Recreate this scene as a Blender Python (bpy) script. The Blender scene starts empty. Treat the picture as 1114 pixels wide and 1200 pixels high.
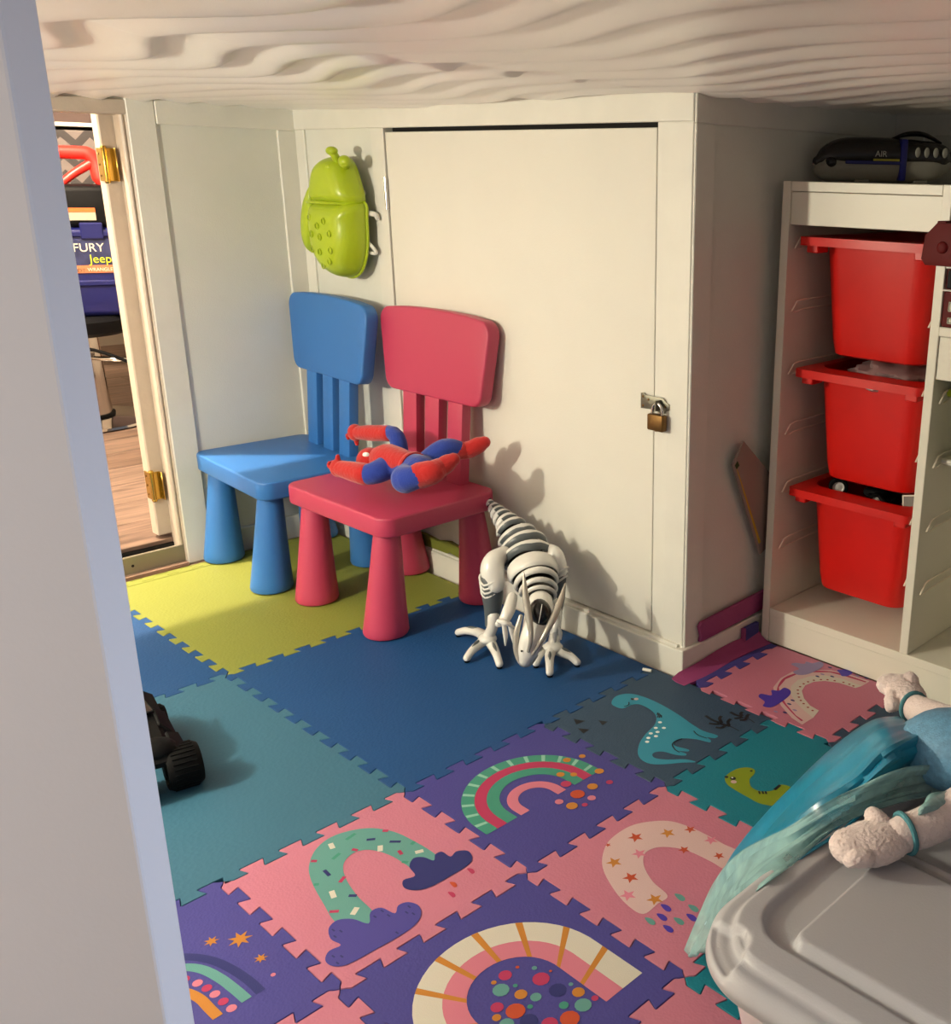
import bpy, bmesh, math, random
from mathutils import Vector, Matrix, Euler
random.seed(7)
C = bpy.context.scene.collection
PI = math.pi
# ---------------------------------------------------------------- camera
CAM = (1.26674, -0.80129, 0.95812)
ROT = Euler((1.25357, -0.020836, 0.715212), 'XYZ')
F = 1200.0
cd = bpy.data.cameras.new('camera'); cam = bpy.data.objects.new('camera', cd); C.objects.link(cam)
cam.location = CAM; cam.rotation_euler = ROT
cd.sensor_fit = 'HORIZONTAL'; cd.sensor_width = 36; cd.lens = F/1114*36
cd.shift_x = -(800-557)/1114.0; cd.shift_y = 0.0
cd.clip_start = .01
bpy.context.scene.camera = cam
RM = ROT.to_matrix(); CV = Vector(CAM)
def ray(u, v): return RM @ Vector(((u-800)/F, -(v-600)/F, -1))
def wz(u, v, z=0.0):
    d = ray(u, v); t = (z-CV.z)/d.z; return CV+d*t
def wx(u, v, x):
    d = ray(u, v); t = (x-CV.x)/d.x; return CV+d*t
def wy(u, v, y):
    d = ray(u, v); t = (y-CV.y)/d.y; return CV+d*t
# ---------------------------------------------------------------- world, lamps, exposure
sc = bpy.context.scene
sc.view_settings.view_transform = 'Standard'; sc.view_settings.look = 'None'
sc.view_settings.exposure = .8; sc.view_settings.gamma = 1.0; sc.view_settings.use_curve_mapping = False
w = bpy.data.worlds.new('world'); sc.world = w; w.use_nodes = True
w.node_tree.nodes['Background'].inputs[0].default_value = (.80, .82, .90, 1)
w.node_tree.nodes['Background'].inputs[1].default_value = .115
def lamp(name, loc, power, col, r, target=None, kind='POINT', size=None):
    l = bpy.data.lights.new(name, kind); l.energy = power; l.color = col
    if kind == 'POINT': l.shadow_soft_size = r
    if kind == 'AREA': l.shape = 'RECTANGLE'; l.size, l.size_y = size
    o = bpy.data.objects.new(name, l); C.objects.link(o); o.location = loc
    if target: o.rotation_euler = (Vector(target)-Vector(loc)).to_track_quat('-Z', 'Y').to_euler()
    return o
lamp('puck_lamp_light', (-.60, -1.20, .93), 42.0, (1, .925, .73), .035)
lamp('door_face_fill_light', (.92, -1.50, .85), 1.9, (1, .97, .94), 0, (.85, -.5, .55), 'AREA', (.6, .4))  # added fill behind the camera, brightens the face of the foreground door
lamp('next_room_lamp_light', (-1.82, -.34, 2.2), 230, (1, .80, .60), .03)
lamp('next_room_fill_light', (-3.0, -1.2, 2.1), 16, (1, .86, .72), .15)
lamp('door_edge_fill_light', (1.62, -.22, .80), .62, (.66, .78, 1), 0, (.9, -.66, .60), 'AREA', (.16, .5)).data.spread = math.radians(70)  # added cool fill with narrow spread, brightens the foreground door's edge strip

# ---------------------------------------------------------------- materials
def lin(c):
    return tuple((x/12.92 if x <= .04045 else ((x+.055)/1.055)**2.4) for x in (v/255 for v in c))+(1,)
def mat(name, rgb, rough=.5, metal=0, bump=0, bscale=200, var=0, vscale=6, spec=.5, trans=0, alpha=1, coat=0, emit=0, sheen=0, detail=3):
    m = bpy.data.materials.new(name); m.use_nodes = True; nt = m.node_tree; b = nt.nodes['Principled BSDF']
    col = lin(rgb); b.inputs['Base Color'].default_value = col
    b.inputs['Roughness'].default_value = rough; b.inputs['Metallic'].default_value = metal
    b.inputs['Specular IOR Level'].default_value = spec
    b.inputs['Transmission Weight'].default_value = trans; b.inputs['Alpha'].default_value = alpha
    b.inputs['Coat Weight'].default_value = coat; b.inputs['Sheen Weight'].default_value = sheen
    tc = nt.nodes.new('ShaderNodeTexCoord')
    if bump:
        n = nt.nodes.new('ShaderNodeTexNoise'); n.inputs['Scale'].default_value = bscale; n.inputs['Detail'].default_value = detail
        nt.links.new(tc.outputs['Object'], n.inputs['Vector'])
        bp = nt.nodes.new('ShaderNodeBump'); bp.inputs['Strength'].default_value = bump; bp.inputs['Distance'].default_value = .002
        nt.links.new(n.outputs['Fac'], bp.inputs['Height']); nt.links.new(bp.outputs['Normal'], b.inputs['Normal'])
    if var:
        n2 = nt.nodes.new('ShaderNodeTexNoise'); n2.inputs['Scale'].default_value = vscale; n2.inputs['Detail'].default_value = 5
        nt.links.new(tc.outputs['Object'], n2.inputs['Vector'])
        mx = nt.nodes.new('ShaderNodeMix'); mx.data_type = 'RGBA'
        mr = nt.nodes.new('ShaderNodeMapRange'); mr.inputs[1].default_value = .35; mr.inputs[2].default_value = .7
        nt.links.new(n2.outputs['Fac'], mr.inputs[0]); nt.links.new(mr.outputs[0], mx.inputs[0])
        mx.inputs[6].default_value = col; mx.inputs[7].default_value = tuple(c*(1-var) for c in col[:3])+(1,)
        nt.links.new(mx.outputs[2], b.inputs['Base Color'])
    return m
M = {}
M['wall'] = mat('wall_paint', (222, 222, 212), .55, bump=.25, bscale=350, var=.04, vscale=9)
M['trim'] = mat('trim_paint', (226, 224, 214), .4, bump=.12, bscale=160, var=.05, vscale=14)
M['hatch'] = mat('hatch_paint', (224, 221, 210), .5, bump=.2, bscale=300, var=.03)
M['ceil'] = mat('ceiling_plastic', (246, 243, 237), .33, spec=.5, bump=.05, bscale=500)
M['board'] = mat('door_board_paint', (206, 204, 206), .6, bump=.06, bscale=300)
M['jamb'] = mat('jamb_old_paint', (196, 182, 166), .45, bump=.5, bscale=60, var=.08, vscale=25)
M['dark'] = mat('dark_gap', (18, 15, 13), .9)
M['floorsub'] = mat('subfloor', (150, 120, 100), .7, var=.3, vscale=20)
M['brass'] = mat('brass', (200, 165, 80), .25, metal=1)
M['oldbrass'] = mat('aged_brass', (120, 88, 48), .45, metal=.8, var=.35, vscale=60)
M['steel'] = mat('dull_steel', (128, 125, 112), .4, metal=.7, var=.2, vscale=80)
M['chrome'] = mat('chrome', (210, 205, 200), .12, metal=1)
M['alu'] = mat('threshold_aluminium', (150, 142, 125), .45, metal=.6)
M['bluech'] = mat('blue_chair_plastic', (48, 110, 180), .42, bump=.12, bscale=500)
M['pinkch'] = mat('pink_chair_plastic', (182, 58, 88), .42, bump=.12, bscale=500)
M['lime'] = mat('lime_plastic', (168, 190, 30), .3, bump=.06, bscale=400, coat=.15)
M['white'] = mat('white_melamine', (232, 228, 212), .38, bump=.1, bscale=250)
M['redbin'] = mat('red_bin_plastic', (216, 22, 12), .38, bump=.06, bscale=200, var=.1, vscale=12)
M['rail'] = mat('clear_rail_plastic', (250, 240, 222), .22, spec=.8)
M['blk'] = mat('black_plastic', (9, 9, 11), .55, spec=.18, bump=.1, bscale=150)
M['blkrub'] = mat('black_rubber', (7, 7, 8), .7, spec=.15)
M['chromeplastic'] = mat('robot_white_plastic', (222, 220, 214), .22, coat=.3)
M['robgrey'] = mat('robot_grey_plastic', (88, 94, 96), .35)
M['robdark'] = mat('robot_dark_plastic', (22, 22, 24), .25)
M['robsilver'] = mat('robot_silver_plastic', (190, 184, 172), .25, metal=.35)
M['felt_blue'] = mat('plush_blue', (30, 58, 150), .95, bump=.6, bscale=300, sheen=.3)
M['felt_red'] = mat('plush_red', (178, 26, 24), .95, bump=.9, bscale=140, sheen=.3)
M['whiteplush'] = mat('white_terry', (224, 206, 202), .98, bump=1.0, bscale=260, sheen=.4, detail=6)
M['satin'] = mat('blue_satin', (20, 132, 166), .33, bump=.9, bscale=16, spec=.8, sheen=0, var=.2, vscale=14)
M['glit'] = mat('glitter_bodice', (96, 150, 185), .5, bump=.5, bscale=500, var=.25, vscale=160)
M['cuff'] = mat('teal_cuff', (70, 130, 140), .8)
def clear_fabric(name, rgb, a):
    m = bpy.data.materials.new(name); m.use_nodes = True; nt = m.node_tree; b = nt.nodes['Principled BSDF']
    b.inputs['Base Color'].default_value = lin(rgb); b.inputs['Roughness'].default_value = .6
    tc = nt.nodes.new('ShaderNodeTexCoord'); n = nt.nodes.new('ShaderNodeTexNoise'); n.inputs['Scale'].default_value = 18; n.inputs['Detail'].default_value = 6
    mp = nt.nodes.new('ShaderNodeMapping'); mp.inputs['Scale'].default_value = (1, 3, 1)
    nt.links.new(tc.outputs['Object'], mp.inputs[0]); nt.links.new(mp.outputs[0], n.inputs['Vector'])
    mr = nt.nodes.new('ShaderNodeMapRange'); mr.inputs[3].default_value = a-.14; mr.inputs[4].default_value = a+.14
    mr.inputs[1].default_value = .35; mr.inputs[2].default_value = .65
    nt.links.new(n.outputs['Fac'], mr.inputs[0]); nt.links.new(mr.outputs[0], b.inputs['Alpha'])
    return m
M['tulle'] = clear_fabric('teal_tulle', (146, 188, 188), .55)
def lidmat():
    m = bpy.data.materials.new('frosted_polypropylene'); m.use_nodes = True; nt = m.node_tree; b = nt.nodes['Principled BSDF']
    b.inputs['Base Color'].default_value = lin((206, 205, 210)); b.inputs['Roughness'].default_value = .36
    b.inputs['Transmission Weight'].default_value = .35; b.inputs['IOR'].default_value = 1.3
    b.inputs['Subsurface Weight'].default_value = 0
    tc = nt.nodes.new('ShaderNodeTexCoord'); n = nt.nodes.new('ShaderNodeTexNoise'); n.inputs['Scale'].default_value = 500
    nt.links.new(tc.outputs['Object'], n.inputs['Vector'])
    bp = nt.nodes.new('ShaderNodeBump'); bp.inputs['Strength'].default_value = .15; bp.inputs['Distance'].default_value = .001
    nt.links.new(n.outputs['Fac'], bp.inputs['Height']); nt.links.new(bp.outputs['Normal'], b.inputs['Normal'])
    return m
M['lid'] = lidmat()
def foam(name, rgb, scale=260):
    m = bpy.data.materials.new(name); m.use_nodes = True; nt = m.node_tree; b = nt.nodes['Principled BSDF']
    col = lin(rgb); b.inputs['Roughness'].default_value = .62; b.inputs['Specular IOR Level'].default_value = .35
    tc = nt.nodes.new('ShaderNodeTexCoord')
    v = nt.nodes.new('ShaderNodeTexVoronoi'); v.inputs['Scale'].default_value = scale
    nt.links.new(tc.outputs['Object'], v.inputs['Vector'])
    bp = nt.nodes.new('ShaderNodeBump'); bp.inputs['Strength'].default_value = .35; bp.inputs['Distance'].default_value = .001
    nt.links.new(v.outputs['Distance'], bp.inputs['Height']); nt.links.new(bp.outputs['Normal'], b.inputs['Normal'])
    n = nt.nodes.new('ShaderNodeTexNoise'); n.inputs['Scale'].default_value = 5; n.inputs['Detail'].default_value = 6
    nt.links.new(tc.outputs['Object'], n.inputs['Vector'])
    mx = nt.nodes.new('ShaderNodeMix'); mx.data_type = 'RGBA'; mx.inputs[6].default_value = col
    mx.inputs[7].default_value = tuple(c*.86 for c in col[:3])+(1,)
    nt.links.new(n.outputs['Fac'], mx.inputs[0]); nt.links.new(mx.outputs[2], b.inputs['Base Color'])
    return m
FO = {'yellow': foam('foam_yellow_green', (132, 138, 58), 180), 'blue': foam('foam_royal_blue', (20, 72, 126), 180),
      'teal': foam('foam_grey_teal', (56, 104, 128), 150), 'purple': foam('foam_purple', (68, 64, 138)),
      'pink': foam('foam_pink', (190, 116, 138)), 'slate': foam('foam_slate', (50, 74, 98)),
      'aqua': foam('foam_aqua', (14, 120, 140)), 'magenta': foam('foam_magenta', (160, 70, 122))}
INK = {}
def ink(name, rgb):
    if name not in INK: INK[name] = mat('ink_'+name, rgb, .6, spec=.35, bump=.15, bscale=700)
    return INK[name]
ink('mint', (89, 143, 138)); ink('green', (58, 136, 116)); ink('crimson', (169, 47, 87)); ink('rose', (194, 112, 132))
ink('navy', (40, 44, 104)); ink('cream', (198, 192, 180)); ink('gold', (182, 118, 43)); ink('rust', (178, 69, 38))
ink('palemint', (136, 186, 168)); ink('peach', (202, 172, 171)); ink('violet', (70, 64, 140)); ink('dino', (44, 136, 162))
ink('black', (20, 22, 28)); ink('olive', (124, 142, 28)); ink('white', (236, 238, 235)); ink('deepviolet', (70, 52, 160)); ink('greyviolet', (140, 128, 168)); ink('maroon', (140, 40, 40))
ink('orchid', (205, 120, 141))

# ---------------------------------------------------------------- mesh helpers
def link(o, parent=None):
    C.objects.link(o)
    if parent: o.parent = parent
    return o
def mesh(name, verts, faces, m, parent=None, smooth=False, mats=None, midx=None):
    me = bpy.data.meshes.new(name); me.from_pydata([tuple(v) for v in verts], [], faces)
    for x in (mats or [m]): me.materials.append(x)
    if midx:
        for p, i in zip(me.polygons, midx): p.material_index = i
    if smooth:
        for p in me.polygons: p.use_smooth = True
    me.update()
    return link(bpy.data.objects.new(name, me), parent)
def bmobj(name, bm, m, parent=None, smooth=False, mats=None):
    bmesh.ops.recalc_face_normals(bm, faces=bm.faces)
    me = bpy.data.meshes.new(name); bm.to_mesh(me); bm.free()
    for x in (mats or [m]): me.materials.append(x)
    if smooth:
        for p in me.polygons: p.use_smooth = True
        me.set_sharp_from_angle(angle=math.radians(38))
    return link(bpy.data.objects.new(name, me), parent)
def tag(o, label=None, cat=None, group=None, kind=None):
    if label: o['label'] = label
    if cat: o['category'] = cat
    if group: o['group'] = group
    if kind: o['kind'] = kind
    return o
def empty(name, loc=(0, 0, 0), rz=0, label=None, cat=None, group=None, kind=None):
    o = bpy.data.objects.new(name, None); C.objects.link(o); o.location = loc; o.rotation_euler = (0, 0, rz); o.empty_display_size = .05
    return tag(o, label, cat, group, kind)
def bbox(bm, a, b, bev=0, seg=1, mtx=None, mi=0):
    x0, y0, z0 = a; x1, y1, z1 = b
    t = bmesh.new()
    vs = [t.verts.new((x, y, z)) for x in (min(x0, x1), max(x0, x1)) for y in (min(y0, y1), max(y0, y1)) for z in (min(z0, z1), max(z0, z1))]
    for f in ((0, 1, 3, 2), (4, 6, 7, 5), (0, 4, 5, 1), (2, 3, 7, 6), (0, 2, 6, 4), (1, 5, 7, 3)):
        t.faces.new([vs[i] for i in f])
    if bev: bmesh.ops.bevel(t, geom=list(t.edges), offset=bev, segments=seg, profile=.5, affect='EDGES')
    if mtx: bmesh.ops.transform(t, matrix=mtx, verts=list(t.verts))
    merge(bm, t, mi)
def merge(bm, t, mi=0):
    mp = {v: bm.verts.new(v.co) for v in t.verts}
    for f in t.faces:
        try:
            nf = bm.faces.new([mp[v] for v in f.verts]); nf.material_index = mi
        except ValueError: pass
    t.free()
def box(name, a, b, m, parent=None, bev=.0015, seg=1, smooth=False, mtx=None):
    bm = bmesh.new(); bbox(bm, a, b, bev, seg, mtx); return bmobj(name, bm, m, parent, smooth)
def bprism(bm, pts, z0, z1, mi=0, axis='z', mtx=None, bev=0, seg=2):
    t = bmesh.new()
    def P(x, y, z):
        return {'z': (x, y, z), 'y': (x, z, y), 'x': (z, x, y)}[axis]
    lo = [t.verts.new(P(x, y, z0)) for x, y in pts]; hi = [t.verts.new(P(x, y, z1)) for x, y in pts]
    n = len(pts)
    t.faces.new(hi); t.faces.new(lo[::-1])
    for i in range(n): t.faces.new([lo[i], lo[(i+1) % n], hi[(i+1) % n], hi[i]])
    bmesh.ops.recalc_face_normals(t, faces=t.faces)
    if bev:
        es = [e for e in t.edges if len([v for v in e.verts if v in hi]) == 2 or len([v for v in e.verts if v in lo]) == 2]
        bmesh.ops.bevel(t, geom=es, offset=bev, segments=seg, profile=.5, affect='EDGES')
    if mtx: bmesh.ops.transform(t, matrix=mtx, verts=list(t.verts))
    merge(bm, t, mi)
def catmull(p, n=6, closed=False):
    p = [Vector(v) for v in p]; out = []; L = len(p)
    rng = range(L) if closed else range(L-1)
    for i in rng:
        a = p[(i-1) % L] if closed or i > 0 else p[0]*2-p[1]
        b = p[i]; c = p[(i+1) % L]; d = p[(i+2) % L] if closed or i+2 < L else p[-1]*2-p[-2]
        for k in range(n):
            t = k/n
            out.append(.5*((2*b)+(c-a)*t+(2*a-5*b+4*c-d)*t*t+(3*b-a-3*c+d)*t**3))
    if not closed: out.append(p[-1])
    return out
def btube(bm, pts, rad, seg=10, smooth=5, cap=True, mi=0, flat=1.0, up=(0, 0, 1)):
    """sweep of a circle (or flattened circle) along a smoothed path; rad number or list per point"""
    P = [Vector(p) for p in pts]
    R = list(rad) if isinstance(rad, (list, tuple)) else [rad]*len(P)
    if smooth and len(P) > 2:
        Q = [Vector((p.x, p.y, p.z, r)) for p, r in zip(P, R)]
        L = len(Q); out = []
        for i in range(L-1):
            a = Q[i-1] if i > 0 else Q[0]*2-Q[1]; b = Q[i]; c = Q[i+1]; d = Q[i+2] if i+2 < L else Q[-1]*2-Q[-2]
            for k in range(smooth):
                t = k/smooth
                out.append(.5*((2*b)+(c-a)*t+(2*a-5*b+4*c-d)*t*t+(3*b-a-3*c+d)*t**3))
        out.append(Q[-1]); P = [Vector(q[:3]) for q in out]; R = [max(q[3], 1e-4) for q in out]
    if cap == 'round':
        def ends(p, q, r):
            d = (p-q).normalized(); return [(p+d*r*math.sin(a), r*math.cos(a)) for a in (PI*.15, PI*.3, PI*.42)]
        a = ends(P[0], P[1], R[0]); b = ends(P[-1], P[-2], R[-1])
        P = [x[0] for x in a[::-1]]+P+[x[0] for x in b]; R = [x[1] for x in a[::-1]]+R+[x[1] for x in b]
    n = len(P); T = []
    for i in range(n): T.append((P[min(i+1, n-1)]-P[max(i-1, 0)]).normalized())
    u = Vector(up)
    if abs(T[0].dot(u)) > .95: u = Vector((1, 0, 0))
    N = (u-T[0]*u.dot(T[0])).normalized(); rings = []
    for i in range(n):
        N = (N-T[i]*N.dot(T[i])).normalized(); B = T[i].cross(N)
        rings.append([bm.verts.new(P[i]+(N*math.cos(a)*R[i]*flat+B*math.sin(a)*R[i])) for a in (2*PI*k/seg for k in range(seg))])
    for i in range(n-1):
        for k in range(seg):
            f = bm.faces.new([rings[i][k], rings[i][(k+1) % seg], rings[i+1][(k+1) % seg], rings[i+1][k]]); f.material_index = mi; f.smooth = True
    if cap:
        bm.faces.new(rings[0][::-1]).material_index = mi; bm.faces.new(rings[-1]).material_index = mi
def tube(name, pts, rad, m, parent=None, **k):
    bm = bmesh.new(); btube(bm, pts, rad, **k); return bmobj(name, bm, m, parent, True)
def blathe(bm, prof, seg=24, mtx=None, mi=0):
    t = bmesh.new(); rings = []
    for r, z in prof:
        rings.append([t.verts.new((r*math.cos(2*PI*k/seg), r*math.sin(2*PI*k/seg), z)) for k in range(seg)] if r > 1e-6 else [t.verts.new((0, 0, z))])
    for a, b in zip(rings, rings[1:]):
        for k in range(seg):
            l = k; h = (k+1) % seg
            if len(a) == 1 and len(b) == 1: continue
            if len(a) == 1: t.faces.new([a[0], b[h], b[l]])
            elif len(b) == 1: t.faces.new([a[l], a[h], b[0]])
            else: t.faces.new([a[l], a[h], b[h], b[l]])
    bmesh.ops.recalc_face_normals(t, faces=t.faces)
    if mtx: bmesh.ops.transform(t, matrix=mtx, verts=list(t.verts))
    merge(bm, t, mi)
def lathe(name, prof, m, parent=None, seg=24, mtx=None):
    bm = bmesh.new(); blathe(bm, prof, seg, mtx); return bmobj(name, bm, m, parent, True)
def bball(bm, c, r, mtx=None, seg=16, mi=0):
    """ellipsoid: r a number or 3 radii"""
    rr = (r, r, r) if isinstance(r, (int, float)) else r
    t = bmesh.new(); bmesh.ops.create_uvsphere(t, u_segments=seg, v_segments=max(6, seg*2//3), radius=1)
    X = Matrix.Translation(Vector(c)) @ (mtx or Matrix()) @ Matrix.Diagonal((rr[0], rr[1], rr[2], 1))
    bmesh.ops.transform(t, matrix=X, verts=list(t.verts)); merge(bm, t, mi)
def ball(name, c, r, m, parent=None, mtx=None, seg=16):
    bm = bmesh.new(); bball(bm, c, r, mtx, seg); return bmobj(name, bm, m, parent, True)
def T(x, y, z): return Matrix.Translation((x, y, z))
def RX(a): return Matrix.Rotation(a, 4, 'X')
def RY(a): return Matrix.Rotation(a, 4, 'Y')
def RZ(a): return Matrix.Rotation(a, 4, 'Z')
def text(name, s, size, m, parent, mtx, depth=.0006):
    cu = bpy.data.curves.new(name, 'FONT'); cu.body = s; cu.size = size; cu.extrude = depth; cu.align_x = 'LEFT'
    o = bpy.data.objects.new(name, cu); C.objects.link(o)
    me = bpy.data.meshes.new_from_object(o.evaluated_get(bpy.context.evaluated_depsgraph_get()))
    bpy.data.objects.remove(o); me.transform(mtx); me.materials.clear(); me.materials.append(m)
    return link(bpy.data.objects.new(name, me), parent)
def copy_tree(o, parent=None):
    c = o.copy(); C.objects.link(c); c.parent = parent
    for ch in [x for x in bpy.data.objects if x.parent == o]: copy_tree(ch, c)
    return c

# ================================================================ SETTING
CZ = 1.10          # ceiling height
LX = -1.28         # left wall
HY = .635          # hatch wall
NX = .045          # nook side wall
BY = 1.31          # back wall of the nook
def structure(name, fn, m, smooth=False):
    bm = bmesh.new(); fn(bm); o = bmobj(name, bm, m, None, smooth); o['kind'] = 'structure'; return o
structure('floor', lambda b: bbox(b, (LX-.02, -3.2, -.06), (3.4, BY+.1, -.0125)), M['floorsub'])
# ceiling: relief plastic with long flowing ridges
def ceiling():
    x0, x1, y0, y1 = LX-.02, 2.6, -2.4, BY+.02; nx, ny = 260, 640
    vs = []
    for j in range(ny+1):
        y = y0+(y1-y0)*j/ny
        for i in range(nx+1):
            x = x0+(x1-x0)*i/nx
            px = x if x < NX+.0 else x+.45
            wob = .045*math.sin(px*5.6+.5+1.1*math.sin(y*2.3))+.022*math.sin(px*11.5+2.2+y*3.0)
            amp = .62+.38*math.sin(px*4.1+y*6.0+1)
            ph = (y+wob*1.2)/.108+.12*math.sin(px*3+y*9)
            s = ph-math.floor(ph); s = s/.80 if s < .80 else (1-s)/.20
            s = s*s*(3-2*s)
            vs.append((x, y, CZ-.001-.0125*(.35+.65*amp)*s))
    fs = [(j*(nx+1)+i, (j+1)*(nx+1)+i, (j+1)*(nx+1)+i+1, j*(nx+1)+i+1) for j in range(ny) for i in range(nx)]
    n = len(vs); vs += [(x0, y0, CZ+.05), (x1, y0, CZ+.05), (x1, y1, CZ+.05), (x0, y1, CZ+.05)]
    fs.append((n, n+1, n+2, n+3))
    o = mesh('ceiling', vs, fs, M['ceil'], None, True); o['kind'] = 'structure'
ceiling()
# hatch wall with a hole for the hatch
HX0, HX1, HZ0, HZ1 = -.885, -.043, .058, 1.043
def wb(b):
    bbox(b, (LX, HY+.003, -.02), (HX0-.004, HY+.05, CZ+.01)); bbox(b, (HX1+.0018, HY+.003, -.02), (NX, HY+.05, CZ+.01))
    bbox(b, (HX0-.004, HY+.003, HZ1+.006), (HX1+.004, HY+.05, CZ+.01)); bbox(b, (HX0-.004, HY+.003, -.02), (HX1+.004, HY+.05, HZ0-.004))
    bbox(b, (HX0-.02, HY+.045, 0), (HX1+.02, HY+.05, CZ))
wall_back = structure('wall_back', wb, M['wall'])
def trim(name, a, b, parent, bev=.0015, m='trim'):
    return box(name, a, b, M[m], parent, bev)
trim('header_board', (LX, HY-.005, 1.048), (NX, HY+.004, CZ+.01), wall_back)
trim('latch_board', (HX1+.0018, HY-.001, .055), (NX-.053, HY+.004, 1.048), wall_back, .0008)
trim('corner_board', (NX-.053, HY-.004, .055), (NX, HY+.004, 1.048), wall_back)
trim('hinge_board', (HX0-.055, HY-.004, .055), (HX0-.004, HY+.004, 1.048), wall_back)
trim('corner_board', (LX, HY-.003, .055), (LX+.045, HY+.004, 1.048), wall_back)
bb = box('baseboard_back', (LX, .618, -.02), (NX+.002, HY+.003, .050), M['trim'], None, .003, 2); bb['kind'] = 'structure'
trim('trim_1', (HX0-.02, .624, .049), (NX-.008, HY+.003, .056), None)['kind'] = 'structure'
# left wall: door opening y<.23
DY = .232
def wl(b):
    bbox(b, (LX-.06, DY+.03, -.06), (LX-.002, HY+.05, CZ+.01))
    bbox(b, (LX-.06, -3.2, 1.092), (LX-.002, DY+.03, CZ+.6))
    bbox(b, (LX-.06, -3.2, -.06), (LX-.002, -.62, 1.1))
wall_left = structure('wall_left', wl, M['wall'])
def bframe(b):
    bbox(b, (LX-.070, DY-.004, -.02), (LX+.002, DY+.03, 1.092), .003)
    bbox(b, (LX-.030, DY-.014, -.02), (LX-.004, DY-.003, 1.078), .004)
    bbox(b, (LX-.07, -.62, 1.062), (LX+.002, DY+.03, 1.095), .003)
bm = bmesh.new(); bframe(bm); fr = bmobj('door_1', bm, M['jamb']); fr['kind'] = 'structure'; fr['label'] = 'cream painted door frame of the low opening on the left'
trim('casing', (LX-.004, DY-.002, -.012), (LX+.004, DY+.062, 1.10), fr, .003)
trim('header_board', (LX-.003, DY+.062, 1.045), (LX+.006, HY, CZ+.01), wall_left)
0 and trim('casing_bead', (LX-.003, DY+.066, .05), (LX+.006, DY+.074, 1.045), wall_left, .002)
trim('corner_board', (LX-.003, HY-.05, .05), (LX+.005, HY, 1.045), wall_left)
o = box('baseboard_left', (LX-.003, DY+.056, -.012), (LX+.012, HY-.01, .052), M['trim'], None, .002); o['kind'] = 'structure'
# the opened door leaf folded back in the next room: we look on its hinge edge
leaf = empty('door_2', (0, 0, 0), 0, 'cream door leaf folded back behind the left opening', None, None, 'structure')
box('leaf', (LX-.108, DY-.036, .054), (LX-.072, DY+.60, 1.085), M['jamb'], leaf, .003)
for zc, nm in ((.955, 0), (.188, 1)):
    bm = bmesh.new()
    blathe(bm, [(0, -.041), (.0045, -.041), (.0068, -.037), (.0055, -.033), (.0055, .033), (.0068, .037), (.0045, .041), (0, .041)], 14, T(LX-.067, DY-.034, zc))
    bbox(bm, (LX-.098, DY-.0385, zc-.036), (LX-.070, DY-.0355, zc+.036), .001)
    bbox(bm, (LX-.067, DY-.034, zc-.036), (LX-.064, DY-.012, zc+.036), .001)
    bbox(bm, (LX-.064, DY-.0165, zc-.036), (LX-.050, DY-.0135, zc+.036), .001)
    h = bmobj('hinge', bm, M['brass'], leaf, True)
    bm = bmesh.new()
    for k in (-.024, .0, .024):
        for xx, yy in ((LX-.088, DY-.0390),):
            bm.free(); bm = bmesh.new(); bball(bm, (xx, yy, zc+k), (.003, .0012, .003), seg=8); bmobj('screw', bm, M['oldbrass'], h, True); bm = bmesh.new()
    bm.free()
o = box('trim_2', (LX-.012, -.62, -.012), (LX-.003, DY-.004, .042), M['alu'], None, .0015); o['kind'] = 'structure'
o['label'] = 'aluminium threshold strip of the left opening'
bm = bmesh.new()
bm.free()
for yy in (.10, -.15, -.4):
    bm = bmesh.new(); blathe(bm, [(0, 0), (.0035, 0), (.0035, .0008), (0, .001)], 10, T(LX-.003, yy, .018) @ RY(PI/2)); bmobj('screw', bm, M['dark'], o)
o = box('trim_3', (LX-.004, -.62, -.012), (LX+.014, DY-.004, -.002), M['floorsub'], None, .001); o['kind'] = 'structure'
# nook walls
wall_right = structure('wall_right', lambda b: bbox(b, (NX-.05, HY+.05, -.02), (NX, BY+.05, CZ+.01)), M['wall'])
bbx = (NX-.001, NX+.005)
trim('header_board', (bbx[0], HY-.002, 1.045), (bbx[1], BY, CZ+.01), wall_right)
trim('corner_board', (bbx[0], HY-.002, .05), (bbx[1], HY+.050, 1.045), wall_right)
trim('corner_board', (bbx[0], BY-.05, .05), (bbx[1], BY, 1.045), wall_right)
bm = bmesh.new(); bbox(bm, (NX-.03, HY-.003, -.02), (NX-.0005, HY+.052, CZ+.01)); bmobj('end_board', bm, M['trim'], wall_right)
o = box('baseboard_right', (NX-.002, .617, -.02), (NX+.014, BY, .052), M['trim'], None, .002); o['kind'] = 'structure'
wall_far = structure('wall_far', lambda b: bbox(b, (NX-.05, BY, -.02), (3.4, BY+.05, CZ+.01)), M['wall'])
trim('header_board', (NX+.005, BY-.006, 1.05), (2.6, BY+.001, CZ+.01), wall_far)
for xx in (.08, .45, .9): trim('batten', (xx, BY-.005, .05), (xx+.04, BY+.001, 1.05), wall_far)
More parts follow.
